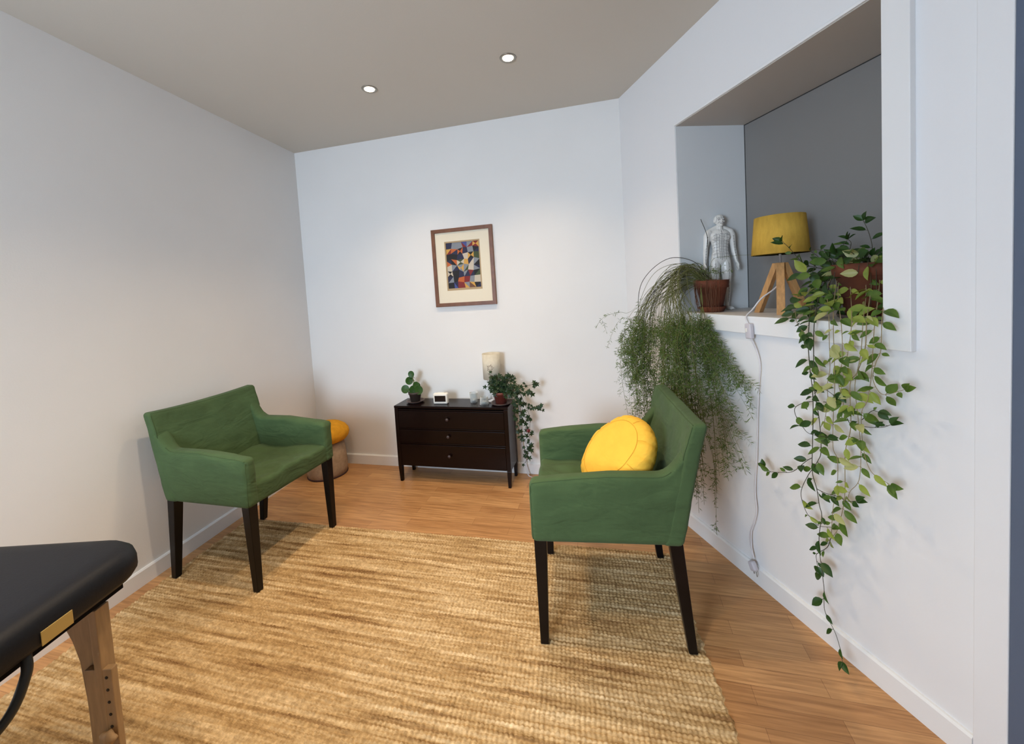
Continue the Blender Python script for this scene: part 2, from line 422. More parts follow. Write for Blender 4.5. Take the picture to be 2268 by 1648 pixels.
# board sill with its apron, and the casing up the right side
m = MB()
m.box(NS0 + 0.006, NS1, -0.022, 0.004, 1.232, 1.315)
m.prism([(NS0 + 0.01, 0.003), (NS1, 0.003), (NS1 + 0.05, ND - 0.013), (0.69, ND - 0.013)], NZ0, 1.315, 1)
struct(place(m.build('trim_3', [M['trim'], M['sill']], bevel=0.002), O_R, AR))
m = MB(); m.box(NS1, 1.773, -0.024, 0.0, 1.232, H)
struct(place(m.build('trim_4', M['trim'], bevel=0.002), O_R, AR))
m = MB(); m.box(NS0 - 0.0, NS1, -0.006, 0, NZ1, NZ1 + 0.012)
struct(place(m.build('trim_5', M['trim'], bevel=0.002), O_R, AR))
m = MB(); m.box(1.914, 1.986, -0.012, 0.0, 0, 2.44)
struct(place(m.build('trim_6', M['wall_right'], bevel=0.003), O_R, AR))
droot = bpy.data.objects.new('door_1', None); C.objects.link(droot); place(droot, O_R, AR); struct(droot)
m = MB(); m.box(2.03, 2.95, 0.002, 0.04, 0.005, 2.36); m.build('door_leaf', M['door'], droot, bevel=0.002)
m = MB(); m.box(1.9865, 2.0295, -0.010, 0.04, 0.0, 2.40); m.box(2.0295, 2.95, -0.010, 0.04, 2.36, 2.40); m.build('door_frame', M['door'], droot, bevel=0.002)
# baseboards
def bprof(mb, a, b, inn, h=0.09, t=0.014):
    a = Vector(a); b = Vector(b); inn = Vector(inn)
    pr = [(0, 0), (t, 0), (t, h - 0.008), (t - 0.006, h), (0, h)]
    n = len(pr)
    vs = [a + inn * u + Vector((0, 0, v)) for u, v in pr] + [b + inn * u + Vector((0, 0, v)) for u, v in pr]
    mb.add(vs, [(i, (i + 1) % n, n + (i + 1) % n, n + i) for i in range(n)] + [tuple(range(n))[::-1], tuple(range(n, 2 * n))], 0, False)
m = MB(); bprof(m, (XL, D, 0), (0.11, D, 0), (0, -1, 0)); struct(m.build('baseboard_back', M['trim']))
m = MB(); bprof(m, lw(0), lw(5.0), NL); struct(m.build('baseboard_left', M['trim']))
m = MB(); bprof(m, W(0, 0, 0), W(1.914, 0, 0), -NR); struct(m.build('baseboard_right', M['trim']))

# recessed ceiling spots; each carries its own lamp
DOWN = [(-1.462, 2.362, 'recessed ceiling spotlight, the left one of the pair before the picture wall'),
        (-0.527, 2.336, 'recessed ceiling spotlight, the right one of the pair before the picture wall'),
        (-1.478, 1.44, 'recessed ceiling spotlight just over the top edge, left'),
        (-0.53, 1.42, 'recessed ceiling spotlight just over the top edge, right'),
        (-1.49, 0.50, 'recessed ceiling spotlight above the massage table, outside the frame'),
        (-0.53, 0.48, 'recessed ceiling spotlight nearly overhead of the viewer')]
def downlight(x, y, label):
    t = thing('recessed_spotlight', label, 'ceiling light', (x, y, H), 0, 'ceiling spotlights')
    m = MB(); m.lathe([(0.030, -0.001), (0.036, -0.0045), (0.044, -0.006), (0.048, -0.003), (0.049, 0.0)], n=40)
    m.build('ring', M['fixture'], t)
    m = MB(); m.lathe([(0.0, -0.0075), (0.018, -0.007), (0.031, -0.004), (0.031, -0.001), (0.0, -0.001)], n=32)
    m.build('bulb', M['bulb'], t)
    l = bpy.data.lights.new('spot_lamp', 'SPOT'); l.energy = 43; l.color = (1.0, 0.76, 0.50)
    l.spot_size = math.radians(110); l.spot_blend = 1.0; l.shadow_soft_size = 0.028
    lo = bpy.data.objects.new('spot_lamp', l); C.objects.link(lo); lo.parent = t; lo.location = (0, 0, -0.02 * K)
    return t
for a in DOWN: downlight(*a)

# ------------------------------------------------------------------ rug: a woven height field
def make_rug():
    # corners on the floor: far left, far right; the side edges run parallel to the left wall
    x0, x1, y0, y1 = 0.0, 2.80, 0.0, 1.95
    d = 0.0036
    nx, ny = int((x1 - x0) / d), int((y1 - y0) / d)
    u, v = np.meshgrid(np.linspace(0, 1, nx), np.linspace(0, 1, ny))
    X = u * (x1 - x0); Y = v * (y1 - y0)
    rng = np.random.RandomState(3)
    cu, cv = 0.0175, 0.0165
    row = np.floor(Y / cv).astype(int)
    jit = rng.rand(row.max() + 2)
    wob = 0.0022 * np.sin(X * 9 + jit[row] * 6) + 0.0012 * np.sin(X * 31 + row * 1.7)
    Yw = Y + wob
    row = np.clip(np.floor(Yw / cv).astype(int), 0, len(jit) - 1)
    fu = (X / cu + jit[row] * 0.35 + 0.06 * np.sin(Y * 40)) % 1.0; fv = (Yw / cv) % 1.0
    prof = (np.abs(np.sin(PI * fu)) ** 0.6) * (np.abs(np.sin(PI * fv)) ** 0.55)
    colr = rng.rand(int(X.max() / cu) + 4, row.max() + 3)
    ci = np.floor(X / cu + jit[row] * 0.35).astype(int)
    Z = 0.002 + 0.0085 * prof * (0.6 + 0.6 * colr[ci, row])
    Z += 0.0012 * np.sin(X * 5 + Y * 3)
    ed = np.minimum(np.minimum(X, x1 - X), np.minimum(Y, y1 - Y))
    Z = np.where(ed < 0.004, 0.0005, Z)
    # ragged edges
    ex = 0.004 * np.sin(Y * 60) + 0.003 * np.sin(Y * 171)
    Xe = X + ex * np.clip(1 - (x1 - X) / 0.1, 0, 1) + ex * np.clip(1 - X / 0.1, 0, 1)
    # skew: far edge from (-2.545,2.165) to (0.245,2.245); sides lean like the left wall
    P0 = np.array([-2.545, 2.165]); e1 = (np.array([0.245, 2.245]) - P0) / (x1 - x0); e2 = np.array([0.105, -0.9945])
    px = P0[0] + e1[0] * Xe + e2[0] * Y - 0.0; py = P0[1] + e1[1] * Xe + e2[1] * Y
    co = np.stack([px, py, Z], -1).reshape(-1, 3)
    i = np.arange(nx * ny).reshape(ny, nx)
    q = np.stack([i[:-1, :-1], i[1:, :-1], i[1:, 1:], i[:-1, 1:]], -1).reshape(-1, 4)
    me = bpy.data.meshes.new('jute_rug')
    me.vertices.add(len(co)); me.loops.add(q.size); me.polygons.add(len(q))
    org = np.array([-1.1, 1.3, 0])
    me.vertices.foreach_set('co', ((co - org) * K).ravel())
    me.loops.foreach_set('vertex_index', q.ravel())
    me.polygons.foreach_set('loop_start', np.arange(0, q.size, 4)); me.polygons.foreach_set('loop_total', np.full(len(q), 4))
    me.polygons.foreach_set('use_smooth', np.ones(len(q), bool))
    me.materials.append(M['rug']); me.update(); me.validate()
    o = bpy.data.objects.new('jute_rug', me); C.objects.link(o); o.location = Vector(org) * K
    tag(o, 'large woven jute rug with tan and brown streaks on the wooden floor', 'rug')
make_rug()
RZ = 0.008

# ------------------------------------------------------------------ the two slipcovered armchairs
def wr_noise(p, a=0.003, s=(6, 6, 14), seed=0):
    return noise.noise(Vector((p.x * s[0] + seed, p.y * s[1], p.z * s[2]))) * a
def armchair(label, loc, rotz, seed=0, group='green slipcovered armchairs'):
    # local x runs from the front legs to the back, y across; front legs at (0,0) and (0,WD)
    WD = 0.572
    t = thing('armchair', label, 'armchair', loc, rotz, group)
    y0, y1 = -0.036, WD + 0.036
    lean = lambda z: 0.205 * max(0, z - 0.46)
    def top(x):   # height of the arm rail along the chair
        if x < 0.42: return 0.712 + 0.034 * min(1, (x + 0.03) / 0.3) ** 0.7
        u = (x - 0.42) / 0.075
        if u < 1: return 0.746 + 0.050 * u * u * u
        return min(0.90, 0.796 + 0.104 * (u - 1) * 1.6)
    def armfn(p, side):
        h = top(p.x); z0 = 0.46; hh = 0.25
        f = (p.z - z0) / hh
        q = p.copy()
        q.z = z0 + f * (h - z0) if f < 0.8 else z0 + 0.8 * (h - z0) + (f - 0.8) * hh + (0.2 * ((h - z0) - hh)) * (f - 0.8) / 0.2
        sag = 0.006 * math.sin(max(0, min(1, (p.x + 0.03) / 0.5)) * PI)
        if side == 'in': pass
        q.x += lean(q.z) * min(1, max(0, (p.x) / 0.55)) + 0.0
        mid = y0 + 0.04 if p.y < WD / 2 else y1 - 0.04
        sgn = 1 if p.y > mid else -1
        w = wr_noise(p, 0.010, (5, 3, 18), seed + 3) + wr_noise(p, 0.006, (14, 3, 38), seed + 9)
        k = min(1, max(0, (f - 0.25) / 0.4)) * (0.4 + 0.6 * (1 - min(1, abs(p.x - 0.02) / 0.3)))
        q.y += sgn * (w * k) * 0.8
        # arms soften and lean outward slightly at the front
        return q
    for ya, yb in ((y0, y0 + 0.072), (y1 - 0.072, y1)):
        m = MB(); m.soft(-0.030, 0.570, ya, yb, 0.46, 0.71, 0.024, 0.014, lambda p: armfn(p, 0))
        a = m.build('armrest', M['green'], t)
        # seam along the outer top edge of the arm, down the front
        s_ = MB(); out = ya + 0.007 if ya < WD / 2 else yb - 0.007
        pts = []
        for i in range(26):
            x = -0.022 + 0.50 * i / 25
            q = armfn(Vector((x, out, 0.703)), 0); pts.append(q)
        s_.tube(smooth_path(pts, 2), 0.0016, 5); s_.build('seam', M['green_seam'], a); s_ = MB()
        pts = [armfn(Vector((-0.023, out, z)), 0) for z in (0.475, 0.52, 0.55, 0.60, 0.65, 0.695)]
        s_.tube(pts, 0.0016, 5)
        s_.build('seam', M['green_seam'], a)
    # backrest: leaning slab, top edge dips a little in the middle, face slightly hollow
    def backfn(p):
        q = p.copy(); f = (p.z - 0.46) / 0.49; v = (p.y - WD / 2) / (WD / 2 + 0.036)
        th = 1 - 0.25 * f
        q.x = 0.572 - (0.572 - p.x) * th
        q.x += lean(p.z) + 0.008 - 0.012
        q.x += 0.014 * (1 - v * v) * f
        q.z -= 0.014 * (1 - v * v) * max(0, f) ** 2
        q.y = WD / 2 + (p.y - WD / 2) * (1 + 0.012 * f)
        q.x += wr_noise(p, 0.007, (2, 5, 8), seed) + wr_noise(p, 0.003, (2, 9, 22), seed + 2)
        return q
    m = MB(); m.soft(0.492, 0.572, y0 - 0.001, y1 + 0.001, 0.46, 0.953, 0.020, 0.016, backfn)
    b = m.build('backrest', M['green'], t)
    s_ = MB()
    pts = [backfn(Vector((0.498, y0 + 0.008 + (y1 - y0 - 0.016) * i / 20, 0.947))) for i in range(21)]
    s_.tube(pts, 0.0016, 5)
    for yy in (y0 + 0.006, y1 - 0.006):
        s_.build('seam', M['green_seam'], b); s_ = MB()
        pts = [backfn(Vector((0.4935, yy, 0.81 + 0.13 * i / 8))) + Vector((0.0012, 0, 0)) for i in range(9)]
        s_.tube(pts, 0.0016, 5)
    s_.build('seam', M['green_seam'], b)
    # seat: sagging top, rounded front, skirt to the lower hem
    def seatfn(p):
        q = p.copy()
        u = (p.x + 0.022) / 0.52; v = (p.y - WD / 2) / (WD / 2)
        if p.z > 0.5:
            k = (p.z - 0.5) / 0.075
            q.z += k * (-0.030 * math.sin(min(1, max(0, u)) * PI * 0.9) * (1 - 0.6 * v * v) + wr_noise(p, 0.020, (5, 7, 1), seed) + wr_noise(p, 0.009, (9, 22, 1), seed + 4))
        q.x += wr_noise(p, 0.003, (3, 8, 5), seed + 1) * (1 if u < 0.05 else 0)
        return q
    m = MB(); m.soft(-0.024, 0.52, y0 + 0.03, y1 - 0.03, 0.4605, 0.575, 0.022, 0.018, seatfn)
    st = m.build('seat', M['green'], t)
    s_ = MB()
    for yy in (y0 + 0.073, y1 - 0.073):
        if s_.v: s_.build('seam', M['green_seam'], st); s_ = MB()
        pts = [seatfn(Vector((0.0 + 0.48 * i / 14, yy, 0.575))) + Vector((0, 0, 0.0015)) for i in range(15)]
        s_.tube(pts, 0.002, 5)
    s_.build('seam', M['green_seam'], st)
    # legs: square tapering posts, the rear pair raked back
    def leg(ax, ay, bx, by, wt=0.026, wb=0.017):
        m = MB()
        q = lambda x, y, w, z: [(x - w, y - w, z), (x + w, y - w, z), (x + w, y + w, z), (x - w, y + w, z)]
        m.hexa(q(bx, by, wb, RZ), q(ax, ay, wt, 0.475)); m.build('leg', M['black_leg'], t, bevel=0.003)
    for yy in (0.0, WD):
        leg(0.006, yy, 0.0, yy)
        leg(0.541, yy, 0.595, yy)
    return t
CH_R = armchair('green armchair holding the yellow round cushion, nearest the plant wall', (-0.337, 1.575, 0), math.radians(6.05), 0)
CH_L = armchair('empty green armchair standing by the left wall with its seat bare', (-1.860, 2.172, 0), math.radians(179.6), 31)
CH_L.scale = (0.955, 1, 1)

# round cushion leaning in the right chair
def cushion():
    t = thing('round_cushion', 'round yellow cushion with pleated edge leaning on the green armchair seat', 'cushion', (-0.005, 1.835, 0.722))
    ax = Vector((-0.60, -0.36, 0.72)).normalized()
    rot = ax.to_track_quat('Z', 'X').to_matrix().to_4x4() @ Matrix.Scale(1.08, 4)
    R0 = 0.185; NP = 17
    m = MB(); n = 132
    prof = [(0.0, 0.060), (0.05, 0.061), (0.10, 0.058), (0.14, 0.052), (0.158, 0.046), (0.172, 0.036), (0.182, 0.020), (0.186, 0.0), (0.182, -0.020), (0.170, -0.038), (0.155, -0.05), (0.10, -0.06), (0.0, -0.062)]
    vs = []; fs = []
    for j, (r, z) in enumerate(prof):
        for i in range(n):
            a = 2 * PI * i / n
            ph = (a * NP / (2 * PI)) % 1.0
            k = max(0.0, min(1, (r - 0.13) / 0.03))
            pl = -0.0035 * k * (1 + 0.8 * math.sin(7.3 * math.floor(a * NP / (2 * PI)))) * math.exp(-((ph - 0.5) / 0.10) ** 2)
            wv = 0.009 * noise.noise(Vector((r * 14 * math.cos(a), r * 14 * math.sin(a), z * 8 + 5)))
            lump = 1 + 0.02 * noise.noise(Vector((math.cos(a) * 1.3, math.sin(a) * 1.3, 2)))
            vs.append(((r + pl) * lump * math.cos(a), (r + pl) * lump * math.sin(a), z + wv + pl * 0.6))
    for j in range(len(prof) - 1):
        for i in range(n):
            fs.append((j * n + i, (j + 1) * n + i, (j + 1) * n + (i + 1) % n, j * n + (i + 1) % n))
    m.add(vs, fs)
    m.xf(rot); m.build('cushion_cover', M['yellow'], t)
    s = MB()
    s.tube([((0.137) * math.cos(a), 0.137 * math.sin(a), 0.0545 + 0.006 * noise.noise(Vector((1.9 * math.cos(a), 1.9 * math.sin(a), 5.4)))) for a in [2 * PI * i / 96 for i in range(97)]], 0.0008, 5)
    s.xf(rot); s.build('edge_seam', M['yellow_seam'], t)
    for i in range(NP):
        a = 2 * PI * (i + 0.5) / NP
        pts = [(r * math.cos(a), r * math.sin(a), z) for r, z in ((0.142, 0.052), (0.158, 0.045), (0.168, 0.034), (0.176, 0.018), (0.180, 0.0))]
        if i % 2: continue
        c = MB(); c.tube(pts[:5 - i % 3], 0.0012, 5, r1=0.0004); c.xf(rot); c.build('pleat', M['yellow_seam'], t)
    return t
cushion()

# ------------------------------------------------------------------ chest of drawers and what stands on it
def chest():
    x0, x1, y0, y1, zt = -1.747, -0.793, 2.83, 3.06, 0.6257
    cx, cy = (x0 + x1) / 2, (y0 + y1) / 2
    t = thing('chest_of_drawers', 'low brown-black three-drawer chest on legs against the back wall', 'chest of drawers', (cx, cy, 0))
    a, b, c, d = x0 - cx, x1 - cx, y0 - cy, y1 - cy
    m = MB(); m.box(a, b, c, d, zt - 0.018, zt); m.build('top_panel', M['chest'], t, bevel=0.002)
    m = MB()
    m.box(a + 0.004, a + 0.024, c + 0.02, d - 0.003, 0.13, zt - 0.0185)
    m.box(b - 0.024, b - 0.004, c + 0.02, d - 0.003, 0.13, zt - 0.0185)
    m.box(a + 0.024, b - 0.024, d - 0.012, d - 0.003, 0.13, zt - 0.0185)
    m.box(a + 0.024, b - 0.024, c + 0.02, d - 0.012, 0.13, 0.145)
    for z in (0.320, 0.440, 0.592):
        m.box(a + 0.03, b - 0.03, c + 0.004, c + 0.022, z - 0.004, z + 0.006)
    m.build('carcass', M['chest'], t, bevel=0.0015)
    for (z0, z1, kz) in ((0.449, 0.585, 0.525), (0.329, 0.433, 0.388), (0.135, 0.313, 0.232)):
        q = MB(); q.box(a + 0.035, b - 0.035, c + 0.001, c + 0.02, z0, z1)
        dr = q.build('drawer', M['chest'], t, bevel=0.0025)
        k = MB(); k.lathe([(0.0, 0), (0.0065, 0), (0.006, 0.008), (0.0125, 0.014), (0.0135, 0.019), (0.009, 0.023), (0.0, 0.0245)], n=20)
        k.xf(Matrix.Translation((-0.015, c + 0.001, kz)) @ Matrix.Rotation(PI / 2, 4, 'X'))
        k.build('knob', M['knob'], dr)
    for x in (a + 0.002, b - 0.034):
        for y, yy in ((c, c + 0.032), (d - 0.032, d)):
            q = MB(); w = 0.006; sx = x + (w if x < 0 else 0); ex = x + 0.032 - (0 if x < 0 else w)
            lo = [(sx + 0.002, y + 0.004, 0), (ex - 0.002, y + 0.004, 0), (ex - 0.002, yy - 0.004, 0), (sx + 0.002, yy - 0.004, 0)]
            mid = [(x, y, 0.13), (x + 0.032, y, 0.13), (x + 0.032, yy, 0.13), (x, yy, 0.13)]
            up = [(x, y, zt - 0.0185), (x + 0.032, y, zt - 0.0185), (x + 0.032, yy, zt - 0.0185), (x, yy, zt - 0.0185)]
            q.hexa(lo, mid); q.hexa(mid, up); q.build('leg', M['chest'], t, bevel=0.002)
    return zt
CZ = chest()

def leaf_round(m, c, r, nrm, up_, mi=0):
    nrm = Vector(nrm).normalized(); u = Vector(up_); u = (u - nrm * u.dot(nrm)).normalized(); v = nrm.cross(u)
    c = Vector(c); n = 18
    vs = [c - nrm * r * 0.12]
    for k in range(n):
        a = 2 * PI * k / n; vs.append(c + (u * math.cos(a) * 1.08 + v * math.sin(a)) * r * 0.6 - nrm * r * 0.05)
    for k in range(n):
        a = 2 * PI * k / n; vs.append(c + (u * math.cos(a) * 1.08 + v * math.sin(a)) * r + nrm * 0.02 * r)
    fs = [(0, 1 + k, 1 + (k + 1) % n) for k in range(n)] + [(1 + k, 1 + n + k, 1 + n + (k + 1) % n, 1 + (k + 1) % n) for k in range(n)]
    m.add(vs, fs, mi)

def pilea():
    t = thing('potted_pilea', 'small round-leaved plant in a dark pot at the left end of the chest', 'potted plant', (-1.612, 2.945, CZ))
    m = MB(); m.lathe([(0, 0.0), (0.055, 0.0), (0.062, 0.004), (0.074, 0.014), (0.076, 0.016), (0.073, 0.017), (0.06, 0.008), (0, 0.007)]); m.build('saucer', M['pot_saucer'], t)
    m = MB(); m.lathe([(0, 0.0075), (0.037, 0.0075), (0.05, 0.07), (0.054, 0.07), (0.055, 0.088), (0.050, 0.088), (0.047, 0.075), (0, 0.075)]); m.build('pot', M['dark_pot'], t)
    m = MB(); m.lathe([(0, 0.080), (0.048, 0.0755)]); m.build('soil', M['soil'], t)
    st = MB(); lf = MB()
    cam_d_ = Vector((0.45, -0.85, 0.25))
    spec = [((-0.075, -0.02, 0.112), 0.033), ((-0.045, 0.0, 0.178), 0.031), ((-0.018, -0.01, 0.235), 0.026), ((-0.012, 0.0, 0.10), 0.036),
            ((0.02, -0.01, 0.145), 0.026), ((0.045, -0.02, 0.105), 0.035), ((0.01, 0.02, 0.128), 0.030), ((-0.028, 0.01, 0.205), 0.016), ((0.0, -0.03, 0.096), 0.03)]
    st.tube(smooth_path([(0, 0, 0.078), (0.008, 0, 0.12), (-0.004, 0, 0.17), (-0.014, 0, 0.215)], 5), 0.004, 6)
    for (c, r) in spec:
        c = Vector(c)
        b = Vector((0.004, 0, min(0.2, max(0.09, c.z - 0.03))))
        st.tube([b, (b + c) / 2 + Vector((0, 0, 0.004)), c], 0.0016, 5)
        nr = cam_d_ + Vector((rnd.uniform(-.3, .3), rnd.uniform(-.2, .2), rnd.uniform(-.2, .3)))
        leaf_round(lf, c, r, nr, (rnd.uniform(-.3, .3), 0, 1))
    st.build('stem', M['fern_stem'], t); lf.build('foliage', M['pilea'], t)
pilea()

def clock():
    t = thing('digital_clock', 'small white digital clock with a black screen on the dark chest', 'clock', (-1.368, 2.915, CZ), math.radians(4))
    m = MB(); m.soft(-0.060, 0.060, -0.022, 0.022, 0.0, 0.086, 0.011, 0.02); m.build('case', M['white_plastic'], t)
    m = MB(); m.box(-0.046, 0.046, -0.0235, -0.0215, 0.020, 0.068); s = m.build('screen', M['screen'], t, bevel=0.001)
    m = MB(); m.soft(-0.03, 0.03, -0.008, 0.012, 0.085, 0.089, 0.002, 0.02); m.build('button', M['white_plastic'], t)
clock()

def tealight_glass(loc, label, h=0.062, r0=0.026, r1=0.034, stem=False):
    t = thing('tealight_holder', label, 'candle holder', loc)
    m = MB(); m.lathe([(0, 0), (r0, 0), (r0 + 0.001, 0.003), (r1, h), (r1 - 0.003, h), (r0 - 0.003, 0.010), (0, 0.009)], n=36); m.build('glass', M['glass'], t)
    m = MB(); m.lathe([(0, 0.0095), (0.018, 0.0095), (0.0185, 0.024), (0.016, 0.024), (0.016, 0.021), (0, 0.021)], n=28); c = m.build('candle', M['wax'] if stem else M['chrome'], t)
    m = MB(); m.tube([(0, 0, 0.020), (0.001, 0, 0.029)], 0.0008, 5); m.build('wick', M['cable'], c)
tealight_glass((-1.107, 2.965, CZ), 'clear tapered tealight glass standing alone between clock and lamp', 0.078, 0.026, 0.036)
tealight_glass((-1.002, 2.912, CZ), 'low clear tealight glass with a white candle beside the ivy', 0.06, 0.036, 0.030, True)

def paper_lamp():
    t = thing('table_lamp', 'small table lamp with cream paper cylinder shade behind the ivy', 'lamp', (-0.952, 2.995, CZ))
    m = MB(); m.lathe([(0, 0), (0.045, 0), (0.046, 0.006), (0.02, 0.014), (0.006, 0.02), (0.006, 0.20), (0.012, 0.205), (0.012, 0.24), (0, 0.24)], n=30); m.build('base', M['chrome'], t)
    m = MB(); m.lathe([(0.0705, 0.185), (0.0705, 0.387), (0.0695, 0.387), (0.0695, 0.185), (0.0705, 0.185)], n=48)
    sh = m.build('lamp_shade', M['paper_shade'], t)
    m = MB()       # star cut-out: ten thin petals laid on the cylinder
    c0 = math.radians(-82); cz = 0.282
    for k in range(10):
        a = 2 * PI * k / 10; L0, L1, w = 0.009, 0.034 if k % 2 == 0 else 0.026, 0.0035
        def P(u, v): an = c0 + u / 0.0712; return (0.0712 * math.cos(an), 0.0712 * math.sin(an), cz + v)
        ca, sa = math.cos(a), math.sin(a)
        pts = [(L0, 0), ((L0 + L1) / 2, w), (L1, 0), ((L0 + L1) / 2, -w)]
        m.add([P(x * ca - y * sa, x * sa + y * ca) for x, y in pts], [(0, 1, 2, 3)], 0, False)
    m.build('star_cutout', M['paper_cut'], sh)
    m = MB()
    for dx in (0, 0.005):
        m.tube(smooth_path([(0.03 + dx, 0.045, 0.006), (0.155, 0.082, 0.0), (0.185 + dx, 0.088, -0.08), (0.19 + dx, 0.078, -0.30), (0.205 + dx, 0.07, -0.46), (0.235 + dx, 0.04, -0.60), (0.27 + dx, 0.03, -0.622)], 8), 0.0022, 6)
    m.build('cord', M['cord'], t)
paper_lamp()

def ivy_leaf(m, c, r, nrm, up_, mi=0):
    nrm = Vector(nrm).normalized(); u = Vector(up_); u = (u - nrm * u.dot(nrm)); u = u.normalized() if u.length > 1e-5 else nrm.orthogonal(); v = nrm.cross(u); c = Vector(c)
    out = [(0, 1.15), (0.22, 0.45), (0.78, 0.55), (0.42, 0.0), (0.60, -0.42), (0.12, -0.32), (0, -0.12)]
    ring = out + [(-a, b) for a, b in out[-2:0:-1]]
    vs = [c + nrm * r * 0.10] + [c + (v * a + u * b) * r - nrm * r * (0.25 * a * a) for a, b in ring]
    m.add(vs, [(0, 1 + i, 1 + (i + 1) % len(ring)) for i in range(len(ring))], mi, False)

def ivy():
    px, py = -0.868, 2.925
    t = thing('potted_ivy', 'trailing dark green ivy in a red pot spilling over the chest right end', 'potted plant', (px, py, CZ))
    m = MB(); m.lathe([(0, 0), (0.06, 0), (0.07, 0.004), (0.082, 0.016), (0.080, 0.018), (0.065, 0.008), (0, 0.007)]); m.build('saucer', M['pot_saucer'], t)
    m = MB(); m.lathe([(0, 0.0085), (0.042, 0.0085), (0.056, 0.08), (0.060, 0.08), (0.061, 0.10), (0.055, 0.10), (0.052, 0.088), (0, 0.088)]); m.build('pot', M['terra_red'], t)
    m = MB(); m.lathe([(0, 0.095), (0.053, 0.0885)]); m.build('soil', M['soil'], t)
    st = MB(); lf = MB(); r2 = random.Random(5)
    def stem(pts, n, size=0.024, spread=0.018):
        P = smooth_path(pts, 6); st.tube(P, 0.0014, 5)
        for i in range(n):
            k = (i + 0.7) / n * (len(P) - 1); p = P[min(len(P) - 1, int(k))]
            off = Vector((r2.uniform(-1, 1), r2.uniform(-1, 0.3), r2.uniform(-1, 1))) * spread
            c = p + off; st.tube([p, c], 0.0007, 4)
            nr = Vector((0.35 + r2.uniform(-.6, .6), -0.8 + r2.uniform(-.4, .4), 0.4 + r2.uniform(-.5, .6)))
            ivy_leaf(lf, c, size * r2.uniform(0.75, 1.45), nr, (r2.uniform(-1, 1), 0, r2.uniform(-1, 0.4)))
    for i in range(34):
        a = 2 * PI * i / 34 + r2.uniform(-.2, .2); R_ = r2.uniform(0.05, 0.135); h = r2.uniform(0.09, 0.245)
        stem([(0, 0, 0.09), (R_ * 0.5 * math.cos(a), R_ * 0.3 * math.sin(a), h * 0.85), (R_ * math.cos(a), R_ * 0.5 * math.sin(a), h)], 5)
    trail = [[(0.03, 0.0, 0.1), (0.12, -0.02, 0.16), (0.19, 0.0, 0.14), (0.27, 0.02, 0.155), (0.31, 0.02, 0.15)],
             [(0.03, 0.0, 0.1), (0.14, -0.03, 0.13), (0.20, -0.01, 0.10), (0.26, 0.0, 0.10)],
             [(0.03, 0, 0.1), (0.12, -0.03, 0.10), (0.16, -0.02, 0.0), (0.19, 0, -0.12), (0.17, 0.01, -0.25), (0.185, 0.02, -0.40), (0.16, 0.02, -0.47)],
             [(0.02, -0.03, 0.1), (0.10, -0.06, 0.08), (0.135, -0.06, -0.05), (0.13, -0.03, -0.16), (0.155, 0.0, -0.28)],
             [(0.03, 0.03, 0.1), (0.13, 0.03, 0.09), (0.19, 0.03, -0.02), (0.25, 0.03, -0.035), (0.30, 0.02, -0.01), (0.31, 0.02, -0.045)],
             [(0.0, 0.0, 0.1), (-0.06, -0.03, 0.16), (-0.105, -0.03, 0.14)],
             [(0.03, 0.0, 0.1), (0.13, 0.02, 0.12), (0.17, 0.02, 0.02), (0.215, 0.02, -0.1), (0.21, 0.02, -0.20), (0.20, 0.02, -0.33), (0.185, 0.02, -0.36)],
             [(0.03, -0.02, 0.1), (0.11, -0.04, 0.12), (0.15, -0.05, 0.03), (0.16, -0.04, -0.07), (0.145, -0.03, -0.13)]]
    for i, p in enumerate(trail): stem(p, (14, 12, 30, 20, 20, 7, 26, 16)[i], 0.026 if i < 2 else 0.022, 0.024)
    st.build('stem', M['stem'], t); lf.build('foliage', M['ivy'], t)
    m = MB(); ivy_leaf(m, (0.205, -0.015, -0.205), 0.024, (0.3, -1, 0.2), (0.2, 0, 1)); o = m.build('red_leaf', M['ivy_red'], t); o['label'] = 'single red leaf'
ivy()

